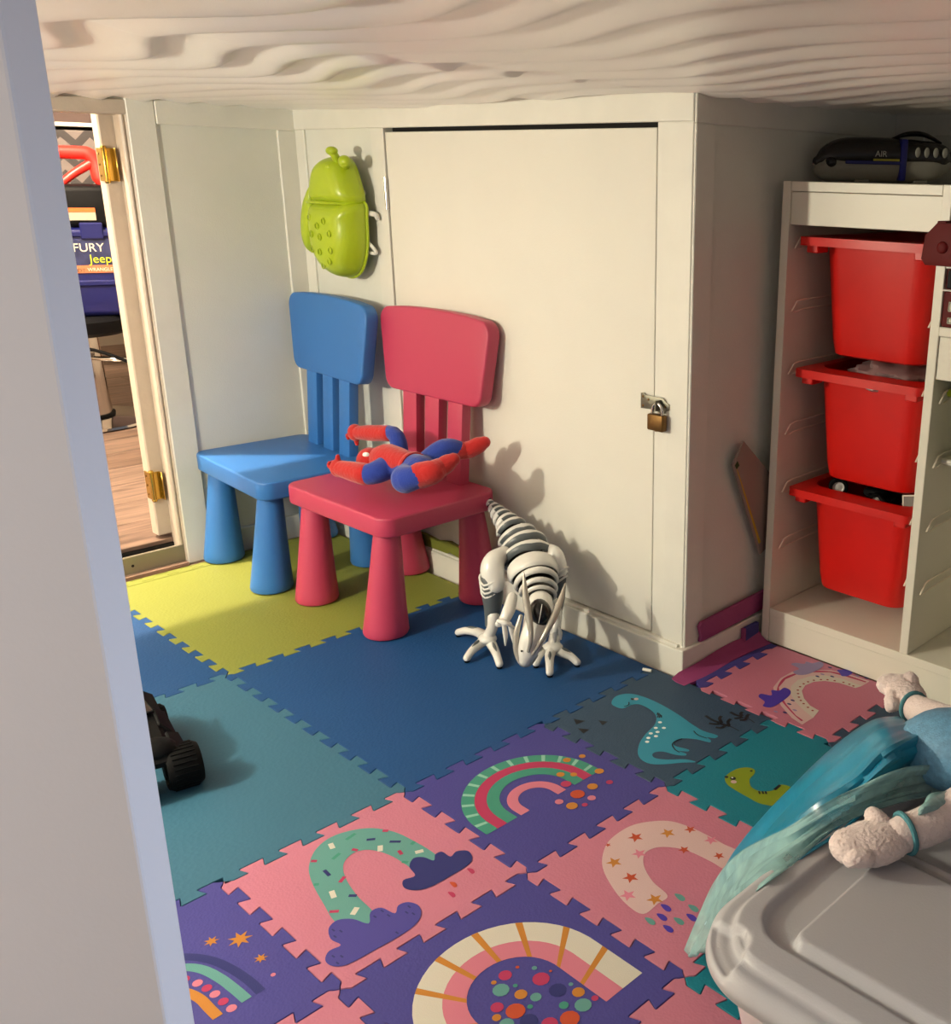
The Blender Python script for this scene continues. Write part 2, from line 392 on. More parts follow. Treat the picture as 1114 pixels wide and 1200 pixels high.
# hatch
hatch = empty('door_3', (HX0, HY, HZ0), 0, 'white flush access hatch with hinges at left and padlocked hasp at right', None, None, 'structure')
def loc(p, par): return (p[0]-par.location[0], p[1]-par.location[1], p[2]-par.location[2])
def cbox(name, a, b, m, par, bev=.0015, seg=1): return box(name, loc(a, par), loc(b, par), m, par, bev, seg)
leafh = cbox('leaf', (HX0, HY-.001, HZ0), (HX1, HY+.018, HZ1-.004), M['hatch'], hatch, .002, 2)
cbox('gap_shadow_strip', (HX0, HY+.02, HZ0-.004), (HX1, HY+.022, HZ1+.006), M['dark'], hatch, 0)
for zc in (.905, .16):
    bm = bmesh.new()
    x, y, z = loc((HX0-.002, HY-.006, zc), hatch)
    blathe(bm, [(0, -.036), (.0045, -.036), (.0045, .036), (0, .036)], 12, T(x, y, z))
    bbox(bm, (x-.012, y+.002, z-.034), (x, y+.004, z+.034), .0005); bmobj('hinge', bm, M['chrome'], hatch, True)
# hasp and padlock
hz = .541
bm = bmesh.new(); y1 = HY-.004
bprism(bm, [(-.0725, hz-.014), (-.0725, hz+.016), (-.066, hz+.018), (-.060, hz+.014), (-.016, hz+.014), (-.006, hz+.006), (.001, hz+.004), (.001, hz-.008), (-.006, hz-.010), (-.014, hz-.017), (-.04, hz-.012)], y1-.0025, y1, axis='y', bev=.0006)
bbox(bm, (-.0225, y1-.018, hz-.010), (-.0185, y1-.001, hz+.010), .0008)
bmx = bm; 
t = bmobj('hasp', bmx, M['steel'], None, True); tag(t, 'small grey steel hasp screwed across the edge of the white hatch', 'hasp')
bm = bmesh.new()
for x, z in ((-.066, hz+.010), (-.066, hz-.008), (-.052, hz+.006), (-.008, hz-.002)):
    bm = bmesh.new(); bball(bm, (x, y1-.0028, z), (.0026, .0012, .0026), seg=8); bmobj('screw', bm, M['oldbrass'], t, True)
pl = empty('padlock', (-.0195, HY-.016, .4925), 0, 'small brass padlock hanging from the hasp on the white hatch', 'padlock')
bm = bmesh.new(); bbox(bm, (-.0205, -.008, 0), (.0185, .008, .032), .003, 2); bmobj('body', bm, M['oldbrass'], pl, True)
tube('shackle', [(-.013, 0, .028), (-.013, 0, .040), (-.008, 0, .049), (-.0005, 0, .0525), (.007, 0, .049), (.012, 0, .040), (.012, 0, .028)], .0032, M['chrome'], pl, seg=10)
bm = bmesh.new(); blathe(bm, [(0, 0), (.005, 0), (.005, .0015), (0, .0015)], 14, T(-.001, 0, -.0012)); bmobj('keyway', bm, M['brass'], pl, True)

# ================================================================ FOAM MATS
PER, DD, DL = .06, .0086, .0034
def edge(a, b, clipend=False):
    """shared jigsaw boundary from a to b (both tiles use the same line)"""
    a = Vector(a); b = Vector(b); L = (b-a).length; d = (b-a)/L; n = Vector((-d.y, d.x)); k = round(L/PER)
    pts = [a.copy()]
    def q(t, o): pts.append(a+d*t+n*o)
    q(.007, -DD*.55)
    for i in range(k):
        s = i*PER
        if i > 0: q(s-DL, -DD)
        else: q(.010, -DD)
        q(s+.03+DL, -DD); q(s+.03-DL, DD)
        if i < k-1: q(s+.06+DL, DD)
        else: q(s+.05, DD); q(s+.053, DD*.55)
    pts.append(b.copy())
    # soften every tooth corner a little
    out = [pts[0]]
    for i in range(1, len(pts)-1):
        p, c, nx = pts[i-1], pts[i], pts[i+1]
        r = min(.002, (c-p).length*.4, (c-nx).length*.4)
        out.append(c+(p-c).normalized()*r); out.append(c+((p-c).normalized()+(nx-c).normalized())*r*.3); out.append(c+(nx-c).normalized()*r)
    out.append(pts[-1]); return out
def offset_poly(p, d):
    n = len(p); out = []
    A = sum(p[i].x*p[(i+1) % n].y-p[(i+1) % n].x*p[i].y for i in range(n))
    s = 1 if A > 0 else -1
    for i in range(n):
        e1 = (p[i]-p[i-1]); e2 = (p[(i+1) % n]-p[i])
        if e1.length < 1e-7 or e2.length < 1e-7: out.append(p[i].copy()); continue
        e1.normalize(); e2.normalize()
        n1 = Vector((-e1.y, e1.x))*s; n2 = Vector((-e2.y, e2.x))*s; m = (n1+n2)
        if m.length < 1e-5: out.append(p[i]+n1*d); continue
        m.normalize(); out.append(p[i]+m*d/max(.5, m.dot(n1)))
    return out
def tile(name, x0, y0, x1, y1, m, label, flat='', ztop=0.0, rot=0):
    """flat lists the sides (s e n w) that carry no teeth"""
    def E(side, a, b, rev):
        if side in flat: pts = [Vector(a), Vector(b)]
        else: pts = edge(a, b)
        return pts[::-1] if rev else pts
    P = []
    for seg in (E('s', (x0, y0), (x1, y0), False), E('e', (x1, y0), (x1, y1), False), E('n', (x0, y1), (x1, y1), True), E('w', (x0, y0), (x0, y1), True)):
        P += seg[:-1]
    P = [v for i, v in enumerate(P) if (v-P[i-1]).length > 1e-6]
    cx, cy = (x0+x1)/2, (y0+y1)/2
    P = [p-Vector((cx, cy)) for p in P]
    top = offset_poly(P, .0011); mid = offset_poly(P, .0004)
    bm = bmesh.new()
    vt = [bm.verts.new((p.x, p.y, 0)) for p in top]; vm = [bm.verts.new((p.x, p.y, -.0012)) for p in mid]; vb = [bm.verts.new((p.x, p.y, -.012)) for p in mid]
    n = len(P); f = bm.faces.new(vt); f.normal_update()
    for i in range(n):
        j = (i+1) % n
        bm.faces.new([vm[i], vm[j], vt[j], vt[i]]); bm.faces.new([vb[i], vb[j], vm[j], vm[i]])
    bmesh.ops.triangulate(bm, faces=[f])
    o = bmobj(name, bm, m); o.location = (cx, cy, ztop); tag(o, label, 'foam tile'); return o
def tl(x0, y0, x1, y1, c, label, flat=''): return tile('foam_tile', x0, y0, x1, y1, FO[c], label, flat)
t_yel = tl(-1.2, 0, -.6, .6, 'yellow', 'large yellow-green foam floor tile under the blue and pink chairs', 'nw')
t_blu = tl(-.6, 0, 0, .6, 'blue', 'large royal blue foam floor tile under the robot dinosaur', 'n')
t_bl2 = tl(-1.2, -.6, -.6, 0, 'blue', 'royal blue foam floor tile at the left, before the low opening', 'w')
t_tea = tl(-.6, -.6, 0, 0, 'teal', 'large grey-teal foam floor tile under the black toy vehicle')
t_rbw = tl(0, 0, .3, .3, 'purple', 'purple foam tile printed with a striped rainbow and loose dots')
t_din = tl(0, .3, .3, .6, 'slate', 'slate blue foam tile printed with a long-necked blue dinosaur', 'n')
t_don = tl(0, -.3, .3, 0, 'pink', 'pink foam tile printed with a mint sprinkled arch between two purple clouds')
t_sun = tl(.3, -.3, .6, 0, 'purple', 'purple foam tile printed with a cream and gold rayed sun')
t_sta = tl(.3, 0, .6, .3, 'pink', 'pink foam tile printed with a pale arch full of stars')
t_bab = tl(.3, .3, .6, .6, 'aqua', 'turquoise foam tile printed with a small green dinosaur')
t_pr2 = tl(0, -.6, .3, -.3, 'purple', 'purple foam tile printed with gold stars over a rainbow, beside the white door edge')
t_pk2 = tl(.3, -.6, .6, -.3, 'pink', 'plain pink foam tile at the bottom edge, below the rayed sun tile')
t_aq2 = tl(.6, 0, .9, .3, 'aqua', 'turquoise foam tile mostly under the clear storage box')
t_pk3 = tl(.6, -.3, .9, 0, 'pink', 'pink foam tile at the near corner of the clear storage box')
tl(.6, .3, .9, .6, 'purple', 'purple foam tile hidden below the blue satin skirt')
t_prb = tl(.12, .6, .42, .862, 'pink', 'pink foam tile printed with a cloud rainbow against the white shelving frame', 'n')
t_prb.location.z = .0006
tl(.42, .6, .72, .862, 'slate', 'dark slate foam tile between shelving frame and blue satin skirt', 'n')
# yellow border strip with closed teeth, against the threshold
bs = bmesh.new(); bbox(bs, (-.016, -.3, -.012), (.016, .3, -.0002), .001)
o = bmobj('foam_border_strip', bs, FO['yellow']); o.location = (-1.219, .3, 0); tag(o, 'yellow-green foam border strip along the door threshold', 'foam strip')
bm = bmesh.new()
for k in range(10):
    for dx in (-.017, .001): bbox(bm, (dx+.006, -.29+k*.06+(.02 if dx > 0 else 0), -.0003), (dx+.0074, -.262+k*.06+(.02 if dx > 0 else 0), .0003))
bmobj('tooth_seam', bm, mat('foam_seam', (100, 105, 20), .9), o)['kind'] = 'stuff'
# small purple tile squeezed against the nook wall: toothed purple edge and a magenta rim that curls up the wall
bm = bmesh.new()
P = edge((.12, .6), (.12, .84)); 
P = [Vector((.1195, .6))]+[p for p in P if p.y < .858]+[Vector((.12, .859)), Vector((.099, .859)), Vector((.092, .62))]
top = [bm.verts.new((p.x, p.y, .001)) for p in P]; bot = [bm.verts.new((p.x, p.y, -.011)) for p in P]
bm.faces.new(top)
for i in range(len(P)): bm.faces.new([bot[i], bot[(i+1) % len(P)], top[(i+1) % len(P)], top[i]])
pt = bmobj('foam_tile', bm, FO['purple']); tag(pt, 'narrow purple foam tile squeezed up against the nook wall, with magenta curled rim', 'foam tile')
vs = []; fs = []; ny = 14; prof = [(.0, .0015), (-.008, .003), (-.017, .0058), (-.026, .011), (-.034, .019), (-.034, .010), (-.017, -.003), (0, -.008)]
for j in range(ny+1):
    y = .585+.275*j/ny; k = .55+.45*math.sin(min(1, j/10)*PI/2); x0 = .092+.009*(j/ny)+.004*math.sin(j*.5)
    if j == 0: k = .3
    for a, z in prof: vs.append((max(x0+a*1.0, .0600), y+(.01*math.sin(j*2.1) if j == 0 else 0), z*k))
n = len(prof)
for j in range(ny):
    for i in range(n): fs.append((j*n+i, (j+1)*n+i, (j+1)*n+(i+1) % n, j*n+(i+1) % n))
fs += [tuple(range(n)), tuple(range(ny*n, ny*n+n))[::-1]]
bm = bmesh.new(); vv = [bm.verts.new(v) for v in vs]; [bm.faces.new([vv[i] for i in f]) for f in fs]
bmobj('curled_rim', bm, FO['magenta'], pt, True)
# magenta strip lying on the skirting and a scrap of purple foam
bm = bmesh.new(); bprism(bm, [(.668, .088), (.675, .0965), (.862, .103), (.93, .105), (.93, .064), (.862, .060), (.690, .053), (.672, .054), (.675, .066)], NX+.006, NX+.015, axis='x', bev=.002)
tag(bmobj('foam_strip', bm, FO['magenta'], None, True), 'magenta foam strip standing on the skirting of the nook wall', 'foam strip')
bm = bmesh.new(); bbox(bm, (.0605, .812, .002), (.0705, .858, .042), .0015); o = bmobj('foam_scrap', bm, FO['purple'], None); tag(o, 'small purple foam scrap upright beside the shelving frame foot', 'foam scrap')
box('magenta_edge', (.0603, .806, .0025), (.0707, .812, .0415), FO['magenta'], o, .001)
# lumps of green foam pushed in over the skirting behind the pink chair
bm = bmesh.new()
pts = [(-.90, .052), (-.88, .078), (-.82, .086), (-.76, .081), (-.71, .090), (-.66, .083), (-.615, .086), (-.60, .058), (-.66, .056), (-.71, .0625), (-.72, .057), (-.80, .0555)]
bprism(bm, pts, .622, .6345, axis='y', bev=.002)
tag(bmobj('foam_strip', bm, FO['yellow'], None, True), 'ragged green foam strip jammed over the skirting behind the pink chair', 'foam strip')

# ---- prints: flat ink on the tiles, drawn where the photograph shows them
def zs(pts, ox, oy, s): return [(ox+x/s, oy+y/s) for x, y in pts]
class Print:
    def __init__(self, name, tile_, z=.0004): self.bm = bmesh.new(); self.name = name; self.tile = tile_; self.z = z; self.mats = []; self.polys = []
    def mi(self, m):
        if m not in self.mats: self.mats.append(m)
        return self.mats.index(m)
    def poly(self, P, m):
        P = [Vector((p[0], p[1])) for p in P]
        A = sum(P[i].x*P[(i+1) % len(P)].y-P[(i+1) % len(P)].x*P[i].y for i in range(len(P)))
        if A < 0: P = P[::-1]
        ox, oy, _ = self.tile.location
        vs = [self.bm.verts.new((p.x-ox, p.y-oy, self.z)) for p in P]
        f = self.bm.faces.new(vs); f.normal_update(); f.material_index = self.mi(INK[m]); self.z += .000012; self.polys.append((P, m, self.z))
    def px(self, pts, m, sm=4):
        W = [wz(u, v).to_2d() for u, v in pts]
        self.poly(catmull([Vector((p.x, p.y, 0)) for p in W], sm, True) if sm else W, m)
    def dot(self, u, v, r, m, r2=None, n=12):
        c = wz(u, v); self.poly([(c.x+r*math.cos(a), c.y+(r2 or r)*math.sin(a)) for a in (2*PI*k/n for k in range(n))], m)
    def line(self, pts, wd, m, px=True):
        W = catmull([Vector((wz(u, v).to_2d() if px else Vector((u, v)))).to_3d() for u, v in pts], 5) if len(pts) > 2 else [wz(u, v) if px else Vector((u, v, 0)) for u, v in pts]
        L = []; R = []
        for i, p in enumerate(W):
            d = (W[min(i+1, len(W)-1)]-W[max(i-1, 0)]); d.z = 0; d.normalize(); n = Vector((-d.y, d.x, 0))*wd/2
            L.append(p+n); R.append(p-n)
        self.poly([q.to_2d() for q in L+R[::-1]], m)
    def star(self, u, v, r, m, n=5, inner=.42, a0=.3):
        c = wz(u, v); self.poly([(c.x+(r if k % 2 == 0 else r*inner)*math.cos(a0+PI*k/n), c.y+(r if k % 2 == 0 else r*inner)*math.sin(a0+PI*k/n)) for k in range(2*n)], m)
    def arch(self, cx, cy, r0, r1, xe, m, n=26, t0=0, t1=1):
        """band of an arch that bulges towards -x with straight legs to x = xe; t0..t1 picks a slice"""
        leg = max(0, xe-cx)
        def pt(r, t):
            tot = PI*r+2*leg; s = t*tot
            if s < leg: return (xe-s, cy-r)
            if s > leg+PI*r: return (cx+(s-leg-PI*r), cy+r)
            a = -PI/2-(s-leg)/r; return (cx+r*math.cos(a), cy+r*math.sin(a))
        self.poly([pt(r0, t0+(t1-t0)*k/n) for k in range(n+1)]+[pt(r1, t0+(t1-t0)*k/n) for k in range(n, -1, -1)], m)
    def done(self, split=False):
        bm = self.bm
        if split:      # every shape its own part
            bm.free()
            for P, m, zz in self.polys:
                q = Print(self.name, self.tile, zz); q.poly(P, m); q.done()
            return
        bmesh.ops.triangulate(bm, faces=list(bm.faces))
        me = bpy.data.meshes.new(self.name); bm.to_mesh(me); bm.free()
        for m in self.mats: me.materials.append(m)
        return link(bpy.data.objects.new(self.name, me), self.tile)
# striped rainbow
p = Print('printed_rainbow', t_rbw)
p.arch(.165, .139, .1215, .1005, .187, 'green'); p.arch(.165, .139, .1005, .0815, .187, 'crimson'); p.arch(.165, .139, .0815, .0610, .187, 'green')
p.arch(.170, .133, .048, .030, .187, 'rose')
for k in range(13):
    t = .06+.88*k/12; p.arch(.165, .139, .1205, .1015, .187, 'palemint', 2, t, t+.016)
p.done()
p = Print('printed_dot', t_rbw, .0007)
for u, v, r, m in ((664, 891, .007, 'gold'), (682, 886.5, .006, 'gold'), (702, 904, .008, 'gold'), (656.5, 908, .007, 'gold'), (672, 908, .006, 'gold'), (663, 919, .009, 'crimson'), (694, 922, .009, 'gold'), (676.5, 931, .012, 'rust'), (693, 935.5, .007, 'rose'), (655, 940, .007, 'rose'), (670, 944.8, .0095, 'gold'), (685, 943.5, .005, 'crimson'), (714, 917, .006, 'crimson')):
    p.dot(u, v, r, m)
p.done(True)
# sprinkled arch and two clouds
Q = lambda pts: zs(pts, 350, 950, 5.064)
p = Print('printed_arch', t_don)
p.px(Q([(215, 660), (150, 560), (75, 420), (62, 320), (110, 220), (220, 145), (400, 105), (560, 125), (700, 190), (810, 260), (830, 300), (700, 360), (640, 325), (560, 275), (480, 245), (400, 234), (320, 255), (265, 320), (280, 405), (350, 510), (440, 600), (460, 680), (330, 720)]), 'mint', 5)
for x, y, a, m, l in ((195, 211, 1.1, 'cream', 34), (483, 225, 1.6, 'cream', 34), (715, 244, -.25, 'cream', 50), (202, 498, 1.2, 'cream', 44), (332, 597, -1, 'cream', 52), (428, 172, -.1, 'navy', 52), (572, 185, 0, 'navy', 66), (167, 371, .8, 'navy', 46), (320, 506, 0, 'navy', 48), (308, 156, -.6, 'green', 66), (222, 272, -.7, 'green', 56), (630, 307, .1, 'green', 36), (677, 194, -.8, 'green', 26), (104, 440, -.1, 'green', 32), (90, 301, 0, 'crimson', 36), (333, 234, .2, 'crimson', 34), (258, 410, -.9, 'crimson', 46), (210, 600, -.05, 'crimson', 56), (602, 250, .9, 'crimson', 30), (514, 121, 0, 'crimson', 34)):
    dx, dy = math.cos(a)*l/2, math.sin(a)*l/2; p.line(Q([(x-dx, y-dy), (x+dx, y+dy)]), .0055 if m != 'cream' else .0075, m)
p.done()
p = Print('printed_cloud', t_don, .0008)
p.px(Q([(620, 415), (690, 388), (656, 335), (680, 285), (740, 278), (800, 298), (810, 262), (850, 246), (900, 275), (935, 244), (1000, 240), (1028, 275), (1010, 320), (900, 390), (780, 455), (690, 475), (625, 460)]), 'navy', 4)
p.done()
p = Print('printed_cloud', t_don, .0008)
p.px(Q([(250, 800), (190, 765), (178, 700), (230, 652), (320, 645), (415, 672), (425, 605), (490, 578), (570, 612), (590, 565), (650, 545), (715, 570), (720, 640), (640, 720), (450, 830), (290, 915), (200, 925), (157, 890), (180, 835)]), 'violet', 4)
for x, y in ((205, 712), (250, 718), (215, 750), (452, 632), (495, 598), (533, 625), (655, 573), (640, 607), (680, 615), (583, 728), (205, 868), (255, 868), (230, 908)):
    p.line(Q([(x-8, y-6), (x+8, y+6)]), .0022, 'navy')
p.done()
p = Print('printed_raindrop', t_don)
for u, v, m in ((1022, 360, 'crimson'), (918, 441, 'rust'), (908, 500, 'crimson')):
    p.px(Q([(u-24, v-16), (u+8, v-14), (u+22, v+6), (u+8, v+16), (u-8, v+6)]), m, 3)
p.done(True)
# star arch
Q = lambda pts: zs(pts, 690, 940, 6.9625)
p = Print('printed_arch', t_sta)
p.px(Q([(440, 915), (300, 830), (180, 680), (110, 530), (120, 400), (180, 300), (330, 200), (500, 160), (680, 160), (880, 230), (1100, 345), (1230, 420), (1150, 560), (1000, 490), (880, 430), (760, 385), (620, 367), (520, 380), (450, 430), (450, 530), (520, 650), (640, 765), (560, 830)]), 'peach', 5)
for x, y, m, r in ((380, 288, 'rust', .0125), (642, 254, 'gold', .0125), (825, 224, 'rust', .010), (775, 390, 'rust', .0095), (205, 493, 'gold', .0125), (340, 617, 'rust', .0125), (537, 795, 'gold', .0125), (410, 422, 'orchid', .012), (318, 762, 'orchid', .0125), (995, 312, 'orchid', .0115), (1060, 440, 'rust', .009), (155, 352, 'rust', .005)):
    p.star(690+x/6.9625, 940+y/6.9625, r, m)
p.done()
p = Print('printed_raindrop', t_sta)
for x, y, m in ((740, 780, 'mint'), (850, 870, 'mint'), (732, 975, 'mint'), (497, 975, 'mint'), (627, 866, 'deepviolet'), (594, 942, 'deepviolet'), (645, 1037, 'deepviolet'), (835, 945, 'deepviolet')):
    p.px(Q([(x-44, y-30), (x+10, y-24), (x+44, y+8), (x+30, y+30), (x-8, y+18)]), m, 3)
p.done(True)
# rayed sun
Q = lambda pts: zs(pts, 490, 1070, 3.9786)
p = Print('printed_sun', t_sun)
p.arch(.468, -.158, .127, .092, .556, 'cream', 36); p.arch(.468, -.158, .092, .063, .556, 'rose', 36)
for t in (.10, .23, .345, .445, .55, .655, .77, .885):
    p.arch(.468, -.158, .127, .063, .556, 'gold', 2, t-.0085, t+.0085)
p.done()
p = Print('printed_dot', t_sun)
for x, y, r, m in ((405, 291, .0085, 'crimson'), (352, 325, .0035, 'gold'), (385, 360, .0105, 'mint'), (478, 380, .008, 'gold'), (548, 393, .007, 'mint'), (572, 308, .011, 'crimson'), (650, 360, .011, 'navy'), (746, 370, .008, 'gold'), (711, 333, .003, 'mint'), (678, 431, .006, 'green'), (768, 430, .0105, 'mint'), (823, 398, .0045, 'crimson'), (453, 458, .012, 'rust'), (367, 441, .008, 'crimson'), (365, 489, .0055, 'gold'), (521, 438, .0035, 'green'), (706, 493, .012, 'rust'), (515, 505, .011, 'navy'), (412, 520, .009, 'mint'), (612, 518, .010, 'crimson'), (462, 254, .0025, 'rust'), (541, 258, .0035, 'mint'), (452, 340, .003, 'green'), (616, 272, .002, 'rust'), (560, 600, .01, 'gold'), (470, 600, .009, 'mint'), (640, 590, .011, 'crimson')):
    p.dot(490+x/3.9786, 1070+y/3.9786, r, m)
p.done(True)
# left rainbow tile
Q = lambda pts: zs(pts, 205, 1070, 7.957)
p = Print('printed_star', t_pr2)
p.star(*Q([(340, 265)])[0], .010, 'gold', 7); p.star(*Q([(605, 245)])[0], .016, 'gold', 7); p.star(*Q([(800, 423)])[0], .009, 'gold', 7)
p.dot(*Q([(915, 577)])[0], .0032, 'rose'); p.done(True)
p = Print('printed_rainbow', t_pr2)
p.line(Q([(-300, 560), (-60, 430), (150, 412), (350, 445), (520, 520), (680, 625), (800, 735)]), .0120, 'navy')
p.line(Q([(-300, 650), (-80, 540), (100, 508), (260, 530), (420, 610), (560, 715), (670, 810)]), .0130, 'mint')
p.line(Q([(-250, 830), (-60, 735), (100, 740), (230, 800), (320, 890), (400, 970)]), .0125, 'gold')
for x, y, m in ((210, 655, 'rose'), (297, 702, 'crimson'), (372, 758, 'rose'), (450, 827, 'crimson'), (527, 890, 'rose'), (90, 620, 'crimson'), (-20, 610, 'rose')):
    p.dot(*Q([(x, y)])[0], .0062, m)
p.done()
# dinosaur
Q = lambda pts: zs(pts, 700, 800, 4.843)
p = Print('printed_dinosaur', t_din)
p.px(Q([(88, 130), (80, 108), (105, 78), (160, 64), (215, 68), (290, 92), (380, 135), (470, 190), (540, 240), (600, 275), (680, 300), (665, 316), (620, 310), (640, 325), (635, 340), (560, 322), (480, 318), (440, 332), (432, 352), (455, 365), (515, 380), (512, 392), (460, 388), (502, 404), (495, 415), (440, 410), (370, 392), (325, 396), (310, 412), (330, 430), (400, 438), (500, 436), (558, 452), (480, 455), (380, 464), (300, 462), (245, 435), (228, 395), (240, 340), (275, 290), (320, 245), (334, 205), (322, 175), (285, 145), (235, 124), (190, 128), (140, 148)]), 'dino', 3)
p.done()
p = Print('printed_spot', t_din, .0008)
for x, y in ((354, 227), (330, 259), (376, 259), (340, 282), (302, 290), (331, 306), (288, 316), (281, 338)): p.dot(*Q([(x, y)])[0], .0038, 'white')
for a in (((340, 200), (350, 176)), ((350, 202), (356, 182)), ((362, 200), (362, 186)), ((338, 186), (342, 172)), ((150, 138), (175, 128), (178, 112)), ((545, 276), (570, 300), (620, 318)), ((480, 320), (440, 335), (424, 355), (440, 382), (465, 398)), ((190, 90), (200, 96), (206, 94))):
    p.line(Q(a), .0022, 'black')
p.dot(*Q([(200, 96)])[0], .004, 'black'); p.dot(*Q([(219, 95)])[0], .0045, 'peach'); p.done(True)
p = Print('printed_leaf', t_din)
p.line(Q([(690, 232), (750, 248), (802, 274)]), .0022, 'black'); p.line(Q([(830, 196), (860, 208), (890, 228)]), .002, 'black')
for a in (((690, 228), (650, 212), (612, 188)), ((690, 236), (660, 236), (632, 232)), ((725, 245), (700, 258), (670, 254)), ((705, 230), (692, 205), (702, 190)), ((745, 245), (740, 222), (756, 206)), ((690, 232), (750, 248)), ((820, 192), (785, 185), (752, 168)), ((825, 197), (800, 202), (776, 204)), ((845, 203), (835, 212), (806, 214)), ((822, 190), (812, 178), (822, 166)), ((850, 200), (848, 190), (860, 180))):
    p.line(Q(a), .0062, 'black')
p.done(True)
p = Print('printed_triangle', t_din)
for tri in (((5, 215), (58, 222), (28, 243)),): p.px(Q(tri), 'black', 0)
Q4 = lambda pts: zs(pts, 600, 740, 4.285)
p.px(Q4([(308, 440), (368, 450), (322, 468)]), 'black', 0); p.px(Q4([(328, 487), (388, 493), (358, 513)]), 'black', 0); p.done(True)
# baby dinosaur
p = Print('printed_dinosaur', t_bab)
p.px(Q([(722, 545), (738, 520), (790, 490), (850, 482), (890, 495), (888, 520), (862, 550), (870, 590), (905, 612), (950, 618), (1000, 610), (1035, 580), (1100, 600), (1100, 700), (940, 692), (850, 650), (780, 610), (735, 578)]), 'olive', 4); p.done()
p = Print('printed_spot', t_bab, .0007)
p.dot(*Q([(768, 545)])[0], .005, 'black'); p.dot(*Q([(731, 537)])[0], .0035, 'black'); p.dot(*Q([(772, 565)])[0], .005, 'peach'); p.dot(*Q([(872, 503)])[0], .0025, 'black'); p.dot(*Q([(764, 541)])[0], .0018, 'white')
for x in (915, 935, 952): p.line(Q([(x, 618), (x+6, 634)]), .003, 'black')
p.line(Q([(1003, 610), (1035, 583)]), .005, 'black'); p.done(True)
# cloud rainbow
Q = lambda pts: zs(pts, 880, 770, 6.9625)
p = Print('printed_rainbow', t_prb)
def ar(o, i, m): p.px(Q(o+i[::-1]), m, 0)
O = [(415, 555), (330, 500), (250, 410), (190, 320), (180, 250), (240, 175), (330, 125), (480, 108), (650, 110), (800, 145), (965, 200)]
A = [(445, 535), (365, 480), (290, 395), (235, 310), (225, 250), (280, 185), (370, 145), (490, 128), (640, 128), (780, 165), (945, 215)]
B = [(505, 500), (430, 440), (360, 370), (320, 300), (325, 240), (380, 190), (480, 160), (600, 152), (740, 180), (900, 240)]
I = [(552, 440), (480, 400), (430, 340), (412, 280), (440, 235), (510, 205), (600, 198), (720, 215), (850, 256)]
ar(O, A, 'peach'); p.line(Q([(425, 522), (365, 470), (300, 400), (245, 330), (230, 265), (270, 190), (350, 150), (480, 125), (640, 128), (780, 160), (930, 210)]), 0.0095, 'crimson')
ar(A, B, 'peach'); ar(B, I, 'cream'); 
for x, y in ((500, 440), (462, 414), (427, 384), (404, 358), (389, 331), (382, 302), (380, 274), (398, 246), (427, 222), (463, 206), (510, 193), (568, 188), (622, 189), (680, 197), (752, 211), (800, 226), (833, 240)): p.dot(*Q([(x, y)])[0], .0026, 'maroon', n=8)
for x, y in ((338, 358), (275, 457), (310, 388), (540, 162), (660, 163), (642, 90), (940, 175)): p.dot(*Q([(x, y)])[0], .005, 'navy', .003, 8)
for x, y in ((355, 438), (200, 450), (865, 158), (580, 145)): p.dot(*Q([(x, y)])[0], .005, 'greyviolet', .003, 8)
p.done()
for pts, m in (([(60, 330), (80, 305), (165, 318), (165, 275), (225, 280), (270, 255), (320, 280), (310, 320), (240, 375), (160, 415), (95, 405), (110, 370)], 'deepviolet'),
               ([(325, 65), (360, 52), (430, 60), (450, 42), (500, 55), (560, 42), (590, 65), (560, 100), (460, 145), (380, 150), (340, 125), (390, 100)], 'greyviolet'),
               ([(700, 112), (740, 108), (770, 105), (825, 130), (790, 158), (740, 160), (725, 140)], 'deepviolet')):
    p = Print('printed_cloud', t_prb, .0009); p.px(Q(pts), m, 4); p.done()

